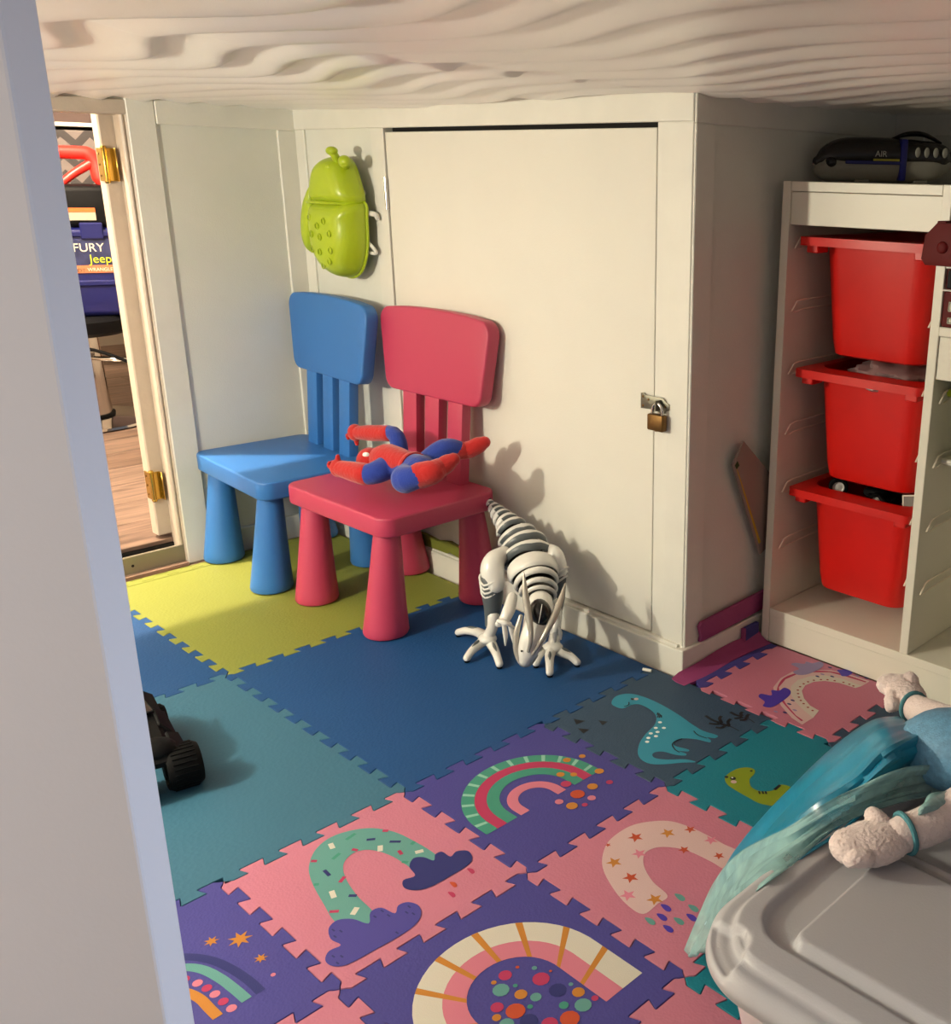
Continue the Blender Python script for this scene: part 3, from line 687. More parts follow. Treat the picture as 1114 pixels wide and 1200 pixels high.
# ================================================================ CHAIRS
def rrect(x0, y0, x1, y1, r, n=6):
    pts = []
    for cx, cy, a in ((x1-r, y1-r, 0), (x0+r, y1-r, PI/2), (x0+r, y0+r, PI), (x1-r, y0+r, 1.5*PI)):
        for k in range(n+1): pts.append((cx+r*math.cos(a+PI/2*k/n), cy+r*math.sin(a+PI/2*k/n)))
    return pts
def make_chair(name, m, loc_, rz, label):
    t = empty(name, loc_, rz, label, 'chair', "two children's plastic chairs against the hatch wall")
    bm = bmesh.new(); bprism(bm, rrect(-.195, -.155, .195, .150, .035), .2330, .276, bev=.005, seg=3); bmobj('seat', bm, m, t, True)
    for sx in (-1, 1):
        for sy in (-1, 1):
            top = Vector((sx*.140, sy*.112+.0, .236)); bot = Vector((sx*.136, sy*.130, .0))
            bm = bmesh.new(); prof = [(0, 0), (.040, 0), (.047, .003), (.049, .008)]+[(.049-.0215*((z-.01)/.225)**.9, z) for z in (.02, .06, .1, .14, .18, .215)]+[(.0265, .236), (0, .236)]
            sh = (top-bot)/.236
            X = Matrix(((1, 0, sh.x, bot.x), (0, 1, sh.y, bot.y), (0, 0, 1, 0), (0, 0, 0, 1)))
            blathe(bm, prof, 28, X); bmobj('leg', bm, m, t, True)
    tilt = math.radians(4.5); X = T(0, .122, .262) @ RX(-tilt)
    for cx in (-.082, 0, .082):
        w0 = .026
        bm = bmesh.new(); bprism(bm, [(cx*1.0-w0, 0), (cx+w0, 0), (cx*1.04+w0, .25), (cx*1.04-w0, .25)], -.014, .012, axis='y', bev=.003, mtx=X); bmobj('back_slat', bm, m, t, True)
    # curved back plank: tapered rounded outline, bowed
    n = 6; out = []
    W0, W1, z0, z1, r = .178, .198, .200, .398, .033
    def corner(cx, cz, a): return [(cx+r*math.cos(a+PI/2*k/n), cz+r*math.sin(a+PI/2*k/n)) for k in range(n+1)]
    out += corner(W1-r, z1-r-.006, 0); out += [(x, z1+.006*(1-(x/.16)**2)-.004) for x in (.12, .06, 0, -.06, -.12)]
    out += corner(-W1+r, z1-r-.006, PI/2); out += corner(-W0+r, z0+r, PI); out += corner(W0-r, z0+r, 1.5*PI)
    bm = bmesh.new(); bprism(bm, out, -.017, .017, axis='y', bev=.005, seg=3)
    bmesh.ops.triangulate(bm, faces=[f for f in bm.faces if len(f.verts) > 4])
    bmesh.ops.transform(bm, matrix=X, verts=list(bm.verts)); bmobj('backrest', bm, m, t, True)
    return t
make_chair('childs_chair', M['pinkch'], (-.678, .452, 0), math.radians(1), "pink plastic children's chair with cone legs and a plush toy on its seat")
make_chair('childs_chair', M['bluech'], (-1.078, .420, 0), math.radians(-3.5), "empty blue plastic children's chair with cone legs in the corner by the door opening")

# ================================================================ PLUSH FIGURE on the pink chair (plain fabric doll)
SZ = .2765
fig = empty('plush_doll', (0, 0, 0), 0, 'plain red and blue plush figure lying on its back on the pink chair', 'plush toy')
# skin-modifier body: joints placed in the pose seen
J = {}
J['pelvis'] = wy(493, 552, .40); J['waist'] = wy(478, 546, .405); J['chest'] = wy(458, 542, .41); J['neck'] = wy(446, 539, .41); J['head'] = wy(434, 541, .41)
J['shn'] = wy(449, 550, .375); J['eln'] = wy(428, 556, .345); J['han'] = wy(398, 549, .335)
J['shf'] = wy(467, 536, .455); J['elf'] = wy(461, 508, .465); J['haf'] = wy(418, 507, .455)
J['hin'] = wy(486, 555, .405); J['knn'] = wy(475, 562, .355); J['ann'] = wy(507, 553, .385); J['fon'] = wy(524, 543, .415)
J['hif'] = wy(500, 546, .44); J['knf'] = wy(522, 527, .48); J['anf'] = wy(545, 528, .520); J['fof'] = wy(560, 522, .54)
for k in ('pelvis', 'waist', 'chest', 'knn', 'hin'):
    pass
bm = bmesh.new()
def limb(ks, rs): btube(bm, [J[k] for k in ks], rs, 16, cap='round')
limb(['pelvis', 'waist', 'chest', 'neck'], [.034, .031, .037, .020]); limb(['chest', 'shn', 'eln', 'han'], [.026, .026, .022, .014]); limb(['chest', 'shf', 'elf', 'haf'], [.024, .022, .017, .012])
limb(['pelvis', 'hin', 'knn', 'ann', 'fon'], [.028, .031, .029, .019, .014]); limb(['pelvis', 'hif', 'knf', 'anf', 'fof'], [.028, .030, .025, .018, .013])
body = bmobj('body', bm, M['felt_blue'], fig, True)
md = body.modifiers.new('one_surface', 'REMESH'); md.mode = 'VOXEL'; md.voxel_size = .003; md.use_smooth_shade = True
md = body.modifiers.new('soften', 'SMOOTH'); md.iterations = 8; md.factor = .5
bm = bmesh.new(); bball(bm, J['head'], (.033, .030, .032), seg=20); bmobj('head', bm, M['felt_red'], fig, True)
def sleeve(nm, a, b, c, r0, r1, r2): 
    return tube(nm, [a, b, c], [r0, r1, r2], M['felt_red'], fig, seg=18, cap='round')
sleeve('glove', J['eln'].lerp(J['han'], .02), J['eln'].lerp(J['han'], .5), J['han'], .0240, .0215, .0175)
sleeve('glove', J['elf'].lerp(J['haf'], .12), J['elf'].lerp(J['haf'], .6), J['haf'], .0185, .0185, .015)
for hnd, d, up in (('han', J['han']-J['eln'], Vector((0, 0, 1))), ('haf', J['haf']-J['elf'], Vector((0, 0, -1)))):
    d = d.normalized(); p0 = J[hnd]+d*.004
    bm = bmesh.new(); bball(bm, p0+d*.002, (.020, .017, .020), seg=16)
    side = d.cross(Vector((0, 0, 1))).normalized()
    for k in range(4):
        a = p0+d*.010+side*(.0105-.007*k)+up*.002
        btube(bm, [a, a+d*.008+up*.003, a+d*.006+up*.010], [.0048, .0046, .004], 8, cap='round')
    a = p0-d*.004+up*.009; btube(bm, [a, a+up*.011+d*.004, a+up*.018+d*.003], [.0062, .0058, .0045], 8, cap='round')
    bmobj('hand', bm, M['felt_red'], fig, True)
sleeve('boot', J['knn'].lerp(J['ann'], .55), J['ann'], J['ann'].lerp(J['fon'], .4), .0275, .0250, .021)
sleeve('boot', J['knf'].lerp(J['anf'], .38), J['anf'], J['anf'].lerp(J['fof'], .3), .021, .019, .018)
for a, b, dx in (('ann', 'fon', (.006, 0, .003)), ('anf', 'fof', (.006, 0, .002))):
    d = (J[b]-J[a]).normalized(); tube('foot', [J[a]+d*.010+Vector((0, 0, -.003)), J[b], J[b]+d*.012+Vector((.004, 0, .003))], [.018, .0185, .0135], M['felt_red'], fig, seg=16, cap='round')
# red chest panel and belt, wrapped over the torso
bm = bmesh.new()
up = Vector((.1, -.55, .83)).normalized()
btube(bm, [J['neck']+up*.006, J['chest']+up*.010, J['waist']+up*.010, J['pelvis'].lerp(J['waist'], .45)+up*.011], [.026, .0335, .0255, .019], 20)
bmobj('chest_panel', bm, M['felt_red'], fig, True)
bm = bmesh.new()
ax = (J['pelvis']-J['chest']).normalized(); c0 = J['pelvis'].lerp(J['waist'], .55)
btube(bm, [c0-ax*.006, c0, c0+ax*.006], [.0345, .0355, .0345], 22); bmobj('belt', bm, M['felt_red'], fig, True)
hd = J['head']; tocam = (CV-hd).normalized()
bm = bmesh.new(); bball(bm, hd+(tocam+Vector((-.45, 0, .35))).normalized()*.030, (.0085, .004, .0065), RZ(.6), 12)
tag(bmobj('button_eye', bm, ink('white', (236, 238, 235)), fig, True), 'white oval button eye')

# ================================================================ GREEN BUG-SHAPED HOLDER on the wall
gb = empty('wall_toy_scoop', (-1.042, .606, .853), 0, 'lime green bug-shaped plastic toy scoop hanging on the wall above the blue chair', 'toy scoop')
def shell(bm, outline, depth, n=9, mtx=None, ypos=0, bulge=.5):
    c = sum((Vector(p) for p in outline), Vector((0, 0)))/len(outline); rings = []
    t = bmesh.new()
    for k in range(n):
        a = PI/2*k/n; s = math.cos(a)**bulge; y = ypos-depth*math.sin(a)
        rings.append([t.verts.new((c.x+(p[0]-c.x)*s, y, c.y+(p[1]-c.y)*s)) for p in outline])
    L = len(outline)
    for i in range(n-1):
        for k in range(L): t.faces.new([rings[i][k], rings[i][(k+1) % L], rings[i+1][(k+1) % L], rings[i+1][k]])
    e = t.verts.new((c.x, ypos-depth, c.y))
    for k in range(L): t.faces.new([rings[-1][k], rings[-1][(k+1) % L], e])
    bmesh.ops.recalc_face_normals(t, faces=t.faces)
    if mtx: bmesh.ops.transform(t, matrix=mtx, verts=list(t.verts))
    merge(bm, t)
low = [v.to_2d() for v in catmull([(-.068, .028, 0), (-.076, -.03, 0), (-.070, -.085, 0), (-.034, -.132, 0), (.02, -.148, 0), (.07, -.128, 0), (.100, -.075, 0), (.106, -.01, 0), (.100, .030, 0), (.0, .034, 0)], 5, True)]
upo = [v.to_2d() for v in catmull([(-.068, .024, 0), (-.062, .07, 0), (-.036, .112, 0), (.01, .132, 0), (.062, .124, 0), (.088, .085, 0), (.098, .026, 0), (.0, .020, 0)], 5, True)]
wing = [v.to_2d() for v in catmull([(-.050, .085, 0), (-.092, .045, 0), (-.118, -.02, 0), (-.122, -.08, 0), (-.104, -.100, 0), (-.080, -.065, 0), (-.055, .02, 0)], 5, True)]
bm = bmesh.new(); shell(bm, low, .072, bulge=.42); o = bmobj('body', bm, M['lime'], gb, True); sm = o.modifiers.new('thick', 'SOLIDIFY'); sm.thickness = .003
bm = bmesh.new(); shell(bm, upo, .064, bulge=.42); o = bmobj('head', bm, M['lime'], gb, True); sm = o.modifiers.new('thick', 'SOLIDIFY'); sm.thickness = .003
bm = bmesh.new(); shell(bm, wing, .050, ypos=-.004, bulge=.40); o = bmobj('wing', bm, M['lime'], gb, True); sm = o.modifiers.new('thick', 'SOLIDIFY'); sm.thickness = .003
bm = bmesh.new(); btube(bm, [(v.x, -.002, v.y) for v in low]+[(low[0].x, -.002, low[0].y)], .0034, 8, 0); bmobj('rim', bm, M['lime'], gb, True)
bm = bmesh.new(); btube(bm, [(-.080, -.040, .026), (-.05, -.062, .027), (0, -.071, .028), (.055, -.062, .027), (.096, -.022, .027)], .0032, 8); bmobj('seam_ridge', bm, M['lime'], gb, True)
bm = bmesh.new()
for pts in ([(.05, -.03, .118), (.055, -.040, .130), (.052, -.045, .140)], [(.075, -.028, .112), (.088, -.036, .120), (.094, -.040, .124)]):
    btube(bm, pts, [.010, .009, .010], 12, cap='round')
bball(bm, (.052, -.047, .143), (.017, .013, .010), seg=14); bball(bm, (.094, -.042, .120), (.018, .014, .014), seg=14)
bball(bm, (.042, -.047, .106), (.014, .014, .011), seg=12); bmobj('antenna', bm, M['lime'], gb, True)
bm = bmesh.new(); X = T(.018, -.0615, .084) @ RX(PI/2)
for rr in (.013, .0055): btube(bm, [X @ Vector((rr*math.cos(a), rr*math.sin(a), 0)) for a in (2*PI*k/16 for k in range(17))], .0018, 6, 0)
bmobj('eye_ring', bm, M['lime'], gb, True)
def on_low(x, z):
    c = sum((Vector(p) for p in low), Vector((0, 0)))/len(low); q = Vector((x, z))-c
    best = 0
    for p in low:
        d = Vector(p)-c
        if d.length > 0 and q.length > 0 and d.normalized().dot(q.normalized()) > .985: best = d.length
    s = min(.98, q.length/best) if best else 0
    a = math.acos(min(1, s**(1/.42))); return -.072*math.sin(a)
bm = bmesh.new()
for x, z in ((-.035, -.008), (.030, -.014), (.002, -.026), (-.028, -.046), (.010, -.051), (.052, -.042), (-.034, -.082), (.004, -.086), (.050, -.080), (.038, -.106), (.006, -.118)):
    y = on_low(x, z)-.0012; btube(bm, [(x+.0072*math.cos(a), y, z+.0072*math.sin(a)) for a in (2*PI*k/12 for k in range(13))], .0014, 6, 0)
bmobj('dimple_ring', bm, M['lime'], gb, True)
bm = bmesh.new()
btube(bm, [(.09, .0, .006), (.118, .012, .004), (.122, .016, -.004)], .006, 8, cap='round'); btube(bm, [(.09, .0, -.055), (.112, .010, -.078), (.108, .012, -.086), (.085, .006, -.084)], .0045, 8)
pass
btube(bm, [(-.06, .002, .0), (-.05, .026, .0)], .006, 8); btube(bm, [(.06, .002, .05), (.06, .026, .05)], .006, 8); btube(bm, [(.05, .002, -.07), (.05, .026, -.07)], .006, 8)
tag(bmobj('hook', bm, M['trim'], gb, True), 'white wire hooks holding it off the wall')

# ================================================================ ROBOT DINOSAUR
rb = empty('robot_dinosaur', (-.27, .49, 0), 0, 'white and grey robotic toy dinosaur with striped back standing on the blue tile', 'robot toy')
def rel(v): v = Vector(v); return Vector((v.x+.27, v.y-.49, v.z))
C0r = Vector((-.27, .49, 0)); f_ = Vector((.86, -.51, 0)).normalized()
def plane_pt(u, v, s):
    """point on the pixel's ray whose coordinate along the body axis is s"""
    d = ray(u, v); t = (s-(CV-C0r).dot(f_))/d.dot(f_); return CV+d*t
spine = [(572, 587, -.235, .0075), (578, 594, -.21, .0130), (585, 602, -.18, .0195), (592, 610, -.15, .0245), (600, 619, -.12, .0320), (608, 630, -.09, .0410), (616, 643, -.05, .0500), (621, 657, -.01, .0540), (626, 672, .035, .0500), (630, 686, .075, .0400), (632, 697, .105, .0330), (633, 705, .125, .0290)]
SP = [(plane_pt(u, v, s), r) for u, v, s, r in spine]
bm = bmesh.new(); btube(bm, [rel(p)-Vector((0, 0, r*.30)) for p, r in SP], [r*.84 for p, r in SP], 20, cap='round'); bmobj('core', bm, M['robdark'], rb, True)
def interp(t):
    n = len(SP)-1; x = t*n; i = min(int(x), n-1); k = x-i
    return SP[i][0].lerp(SP[i+1][0], k), SP[i][1]*(1-k)+SP[i+1][1]*k, (SP[i+1][0]-SP[i][0]).normalized()
TS = [.02, .09, .155, .22, .285, .36, .445, .53, .615, .70, .79, .86, .925, .985]
for j in range(13):
    t = TS[j]; c, r, d = interp(t); c2, r2, _ = interp(TS[j+1]); pitch = (c2-c).length
    kind = 'tail' if j < 5 else 'body' if j < 9 else 'white' if j == 9 else 'neck'
    sd = d.cross(Vector((0, 0, 1))).normalized(); upv = sd.cross(d).normalized(); n = 24
    bm = bmesh.new(); vs = []
    sec = {'tail': [(-.05, .92), (.0, 1.10), (.12, 1.14), (.34, 1.12), (.62, .96)], 'body': [(-.06, .92), (-.01, 1.08), (.10, 1.12), (.24, 1.10), (.60, .97)],
           'white': [(-.06, .94), (-.01, 1.06), (.30, 1.08), (.70, 1.04), (.98, .97)], 'neck': [(-.04, .92), (.04, 1.08), (.24, 1.12), (.42, 1.08), (.60, .94)]}[kind]
    for k in range(n+1):
        a = -PI*.70+PI*1.40*k/n; e = abs(a)/(PI*.70); o = sd*math.sin(a)+upv*math.cos(a)
        sw = d*((-.50 if kind != 'tail' else .10)*r*e*e); nar = 1-.45*e*e
        peak = d*(.10*pitch*max(0, 1-abs(a)/.35)) if kind == 'body' else Vector((0, 0, 0))
        for qi, (q, rr) in enumerate(sec): vs.append(bm.verts.new(rel(c+o*(r*rr*(1-.05*e))+d*(q*pitch*nar)+sw+(peak if qi > 2 else peak*0)-Vector((0, 0, r*.15)))))
    m_ = len(sec)
    for k in range(n):
        for q in range(m_-1):
            f = bm.faces.new([vs[k*m_+q], vs[k*m_+q+1], vs[(k+1)*m_+q+1], vs[(k+1)*m_+q]])
            f.material_index = 1 if (q == 3 and kind == 'body' and 2 < k < n-3) or (q == 3 and kind == 'tail' and 7 < k < n-8) else 0
    o_ = bmobj('back_plate', bm, None, rb, True, [M['chromeplastic'], M['robgrey']]); s_ = o_.modifiers.new('thick', 'SOLIDIFY'); s_.thickness = .0020; s_.offset = -1
tube('tail_tip', [rel(plane_pt(569, 583, -.25)), rel(plane_pt(571, 586, -.24)), rel(SP[0][0])], [.003, .0065, .009], M['robdark'], rb, seg=12, cap='round')
def thigh(pts, rad):
    bm = bmesh.new(); btube(bm, [rel(p) for p in pts], rad, 20, cap='round'); return bmobj('thigh', bm, M['chromeplastic'], rb, True)
def leg(hip, hr, knee, kr, ank, toes, bands, out):
    thigh(hip, hr)
    bm = bmesh.new(); btube(bm, [rel(p) for p in knee], kr, 18, cap='round'); sh = bmobj('shin', bm, M['robgrey'], rb, True)
    for k in range(bands):
        q = k*.15; i = 0; a = Vector(knee[0]).lerp(Vector(knee[2]), q+.05); r = kr[0]+(kr[2]-kr[0])*q+.0008
        dd = (Vector(knee[2])-Vector(knee[0])).normalized(); s1 = dd.cross(out).normalized(); s2 = s1.cross(dd)
        pts = [rel(a+(s1*math.cos(b)+s2*math.sin(b))*r-dd*.014*abs(math.cos(b))**1.5*(1)) for b in (PI*(-.25)+PI*1.5*i/16 for i in range(17))]
        bm = bmesh.new(); btube(bm, pts, .0024, 8, 0, cap='round'); bmobj('shin_band', bm, M['chromeplastic'], sh, True)
    bm = bmesh.new(); btube(bm, [rel(p) for p in ank], [.0125, .0115, .012, .0135], 14, cap='round'); bball(bm, rel(ank[-1]), (.021, .019, .011), seg=16)
    ft = bmobj('foot', bm, M['chromeplastic'], rb, True)
    for tt in toes:
        bm = bmesh.new(); btube(bm, [rel(ank[-1])]+[rel(p) for p in tt], [.0125, .0105, .0085, .0078], 14, cap='round', up=(0, 0, 1)); to = bmobj('toe', bm, M['chromeplastic'], rb, True)
        e = tt[-1]; bm = bmesh.new(); btube(bm, [rel(e)+Vector((0, 0, -.003)), rel(e)+Vector((0, 0, -.006))], .0064, 12, 0, cap='round'); bmobj('rubber_pad', bm, M['blkrub'], to, True)
        bm = bmesh.new(); m1 = rel(tt[0])+Vector((0, 0, .0092)); m2 = rel(tt[1])+Vector((0, 0, .0082)); btube(bm, [m1, (m1+m2)/2+Vector((0, 0, .0006)), m2], [.0010, .0034, .0010], 8, cap='round'); bmobj('groove', bm, M['robgrey'], to, True)
def toe(u0, v0, u1, v1):
    e = wz(u1, v1, .0095); m = wz(u0, v0, .022); return [m, m.lerp(e, .6)+Vector((0, 0, .004)), e]
L_ = lambda u, v, y: wy(u, v, y)
leg([L_(590, 648, .47), L_(580, 657, .445), L_(577, 669, .435), L_(580, 684, .43)], [.015, .0225, .0255, .0205],
    [L_(576, 680, .43), L_(577, 696, .43), L_(577, 713, .43), L_(575, 731, .425)], [.0235, .0225, .0180, .0125],
    [L_(578, 722, .425), L_(577, 734, .42), L_(574, 742, .42), wz(571, 748, .032)], [toe(560, 741, 537, 741), toe(563, 754, 547, 771), toe(577, 757, 585, 778)], 4, Vector((.2, -1, 0)))
leg([L_(640, 645, .545), L_(649, 649, .54), L_(654, 659, .54), L_(657, 669, .54)], [.015, .0170, .0165, .0140],
    [L_(656, 668, .54), L_(655, 682, .54), L_(654, 702, .54), L_(651, 722, .535)], [.0150, .0145, .0135, .0110],
    [L_(652, 718, .535), L_(651, 733, .53), L_(650, 746, .53), wz(648, 758, .030)], [toe(644, 768, 644, 788), toe(657, 764, 676, 776), toe(636, 762, 628, 777)], 3, Vector((.2, -1, 0)))
def arm(pts, claws):
    bm = bmesh.new(); btube(bm, [rel(p) for p in pts], [.0105, .0125, .0105, .007], 14, cap='round'); ar_ = bmobj('arm', bm, M['chromeplastic'], rb, True)
    for c in claws:
        bm = bmesh.new(); btube(bm, [rel(p) for p in c], [.0045, .0052, .0018], 10, cap='round'); bmobj('claw', bm, M['chromeplastic'], ar_, True)
arm([plane_pt(600, 700, .08), plane_pt(596, 715, .11), plane_pt(590, 727, .12), plane_pt(584, 731, .13)], [[plane_pt(590, 731, .14), plane_pt(592, 743, .14), plane_pt(592, 756, .14)], [plane_pt(597, 731, .145), plane_pt(600, 742, .145), plane_pt(602, 755, .145)], [plane_pt(584, 728, .14), plane_pt(592, 730, .15), plane_pt(602, 735, .15)]])
arm([plane_pt(648, 704, .06), plane_pt(651, 716, .08), plane_pt(652, 728, .09), plane_pt(650, 738, .10)], [[plane_pt(649, 736, .10), plane_pt(650, 744, .10), plane_pt(650, 752, .10)], [plane_pt(654, 736, .10), plane_pt(656, 742, .10), plane_pt(657, 749, .10)]])
hs = [(633, 706, .135, .0250), (632, 720, .160, .0285), (628, 737, .185, .0270), (622, 752, .195, .0235), (618, 764, .198, .0195), (615, 773, .198, .0130)]
HP = [(plane_pt(u, v, s), r) for u, v, s, r in hs]
bm = bmesh.new(); btube(bm, [rel(p) for p, r in HP], [r for p, r in HP], 22, cap='round', flat=.85); head = bmobj('head', bm, M['chromeplastic'], rb, True)
vc = plane_pt(633, 718, .174); vx = (CV-vc).normalized()
bm = bmesh.new(); X = Matrix.Translation(rel(vc)+vx*.010) @ vx.to_track_quat('Z', 'Y').to_matrix().to_4x4() @ RZ(.18)
bball(bm, (0, 0, 0), (1, 1, 1), seg=20); bmesh.ops.transform(bm, matrix=X @ Matrix.Diagonal((.0215, .0275, .0235, 1)), verts=list(bm.verts)); bmobj('visor', bm, M['robdark'], head, True)
bm = bmesh.new(); btube(bm, [rel(plane_pt(635, 708, .205))+vx*.004, rel(plane_pt(633, 720, .208))+vx*.006, rel(plane_pt(631, 730, .206))+vx*.003], .0008, 6); bmobj('visor_stripe', bm, M['chromeplastic'], head, True)
bm = bmesh.new(); btube(bm, [rel(plane_pt(610, 722, .178)), rel(plane_pt(605, 742, .185)), rel(plane_pt(605, 762, .19)), rel(plane_pt(611, 777, .196)), rel(plane_pt(620, 778, .198)), rel(plane_pt(628, 768, .194))], [.004, .0060, .0060, .0055, .005, .004], 10, cap='round'); bmobj('lower_jaw', bm, M['robsilver'], head, True)
def crest(pts):
    bm = bmesh.new(); P = [rel(plane_pt(*p[:3]))+vx*p[3] for p in pts]; btube(bm, P, [.0014, .0055, .0072, .0060, .0045, .003], 12, cap='round'); bmobj('crest', bm, M['robsilver'], head, True)
crest([(613.5, 671, .17, .004), (615, 692, .18, .006), (618, 714, .19, .010), (621, 732, .20, .014), (622, 748, .205, .016), (619, 763, .205, .012)])
crest([(662, 684, .16, .002), (657, 702, .175, .004), (650, 720, .19, .008), (642, 736, .20, .012), (633, 752, .205, .014), (624, 766, .205, .012)])
bm = bmesh.new(); bball(bm, rel(plane_pt(611, 763, .21)), (.0018, .0018, .0022), seg=8); bmobj('nostril', bm, M['robdark'], head, True)

# ================================================================ STORAGE FRAME AND BINS
FX0, FY0 = .073, .863; PT = .018; D = .44
sf = empty('shelving_unit', (FX0, FY0, 0), 0, 'white stepped shelving frame with red bins standing in the nook', 'storage unit')
def fb(name, a, b, m='white', bev=.001): return box(name, (a[0]-FX0, a[1]-FY0, a[2]), (b[0]-FX0, b[1]-FY0, b[2]), M[m], sf, bev)
fb('side_panel', (FX0, FY0, 0), (FX0+PT, FY0+D, .953))
fb('side_panel', (.406, FY0, .08), (.424, FY0+D, .953))
fb('side_panel', (.74, FY0, .08), (.758, FY0+D, .71))
fb('side_panel', (1.07, FY0, 0), (1.088, FY0+D, .46))
fb('top_board', (.0915, FY0+.001, .935), (.4055, FY0+D, .9525)); fb('top_board', (.4245, FY0-.002, .699), (.7395, FY0+D, .716), bev=.0015); fb('top_board', (.7585, FY0-.002, .449), (1.0695, FY0+D, .466))
fb('front_rail', (.0915, FY0+.004, .874), (.4055, FY0+.018, .934)); fb('front_rail', (.4245, FY0+.004, .622), (.7395, FY0+.018, .698)); fb('front_rail', (.7585, FY0+.004, .38), (1.0695, FY0+.018, .448))
fb('bottom_shelf', (.0915, FY0+.001, .062), (1.0695, FY0+D, .0795)); fb('plinth', (.0915, FY0+.003, 0), (1.0695, FY0+.018, .0615))
fb('back_panel', (.0915, FY0+D-.006, .08), (.4055, FY0+D-.001, .934)); fb('back_panel', (.4245, FY0+D-.006, .08), (.7395, FY0+D-.001, .698))
rails = []
def runner(x, sgn, z):
    bm = bmesh.new(); X = lambda a, y, h: (x+sgn*a-FX0, y-FY0, h)
    P = [X(.002, FY0+D-.02, z+.009), X(.009, FY0+.045, z+.009), X(.009, FY0+.028, z+.006), X(.009, FY0+.012, z-.012), X(.009, FY0+.026, z-.014), X(.009, FY0+.045, z-.010), X(.002, FY0+D-.02, z-.009)]
    btube(bm, P+[P[0]], .0018, 6, 0)
    bmobj('runner', bm, M['rail'], sf, True)
for z in (.842, .722, .598, .474, .351, .226): runner(.091, 1, z); runner(.406, -1, z)
for z in (.59, .47, .346, .218): runner(.424, 1, z); runner(.74, -1, z)
def bin_(z, label, m='redbin', x0=.108, x1=.389, yf=.872, L=.40, h=.23):
    t = empty('storage_bin', ((x0+x1)/2, yf, z-h), 0, label, 'storage bin', 'red bins in the shelving frame' if m == 'redbin' else None)
    W = (x1-x0)/2; bm = bmesh.new(); n = 7
    def ring(w, ya, yb, r, zz):
        return [bm.verts.new((x, y, zz)) for x, y in rrect(-w, ya, w, yb, r, n)]
    rs = [ring(W-.045, .078, L-.05, .032, .0), ring(W-.038, .070, L-.044, .038, .004), ring(W-.033, .064, L-.04, .042, .03), ring(W-.019, .050, L-.03, .040, h-.012), ring(W-.018, .049, L-.03, .04, h-.004),
          ring(W-.021, .053, L-.034, .038, h-.004), ring(W-.036, .068, L-.044, .040, .03), ring(W-.046, .08, L-.055, .032, .004)]
    bm.faces.new(rs[0][::-1]); bm.faces.new(rs[-1])
    for a, b in zip(rs, rs[1:]):
        for k in range(len(a)): bm.faces.new([a[k], a[(k+1) % len(a)], b[(k+1) % len(a)], b[k]])
    bmobj('tub', bm, M[m], t, True)
    bm = bmesh.new(); o1 = rrect(-W, 0, W, L, .012, 4); i1 = rrect(-W+.0215, .052, W-.0215, L-.033, .035, 4)
    vt = [bm.verts.new((x, y, h)) for x, y in o1]; vi = [bm.verts.new((x, y, h)) for x, y in i1]; vl = [bm.verts.new((x, y, h-.016)) for x, y in o1]; vi2 = [bm.verts.new((x, y, h-.005)) for x, y in i1]; vl2 = [bm.verts.new((x*.985, y+.002, h-.016)) for x, y in o1]; vt2 = [bm.verts.new((x*.985, y+.002, h-.004)) for x, y in o1]
    for A, B in ((vt, vi), (vl, vt), (vi, vi2), (vl, vl2), (vl2, vt2), (vt2, vi2)):
        for k in range(len(A)): bm.faces.new([A[k], A[(k+1) % len(A)], B[(k+1) % len(A)], B[k]])
    bmobj('rim', bm, M[m], t, True)
    for s_ in (-1, 1):
        bm = bmesh.new(); bbox(bm, (s_*(W-.038), .012, h-.030), (s_*(W-.012), .050, h-.014), .002); bmobj('rim_lug', bm, M[m], t, True)
    return t
bin_(.853, 'uppermost red plastic bin in the shelving frame, under the white front rail')
bin_(.600, 'middle red plastic bin in the shelving frame, with a crumpled bag inside', x0=.114, x1=.395)
bin_(.354, 'lowest red plastic bin in the shelving frame, holding toy car wheels', x0=.114, x1=.395)
bin_(.47+.01, 'green plastic bin in the second bay of the shelving frame, at the right edge', 'lime', .441, .722, .875, .40, .10) if False else None
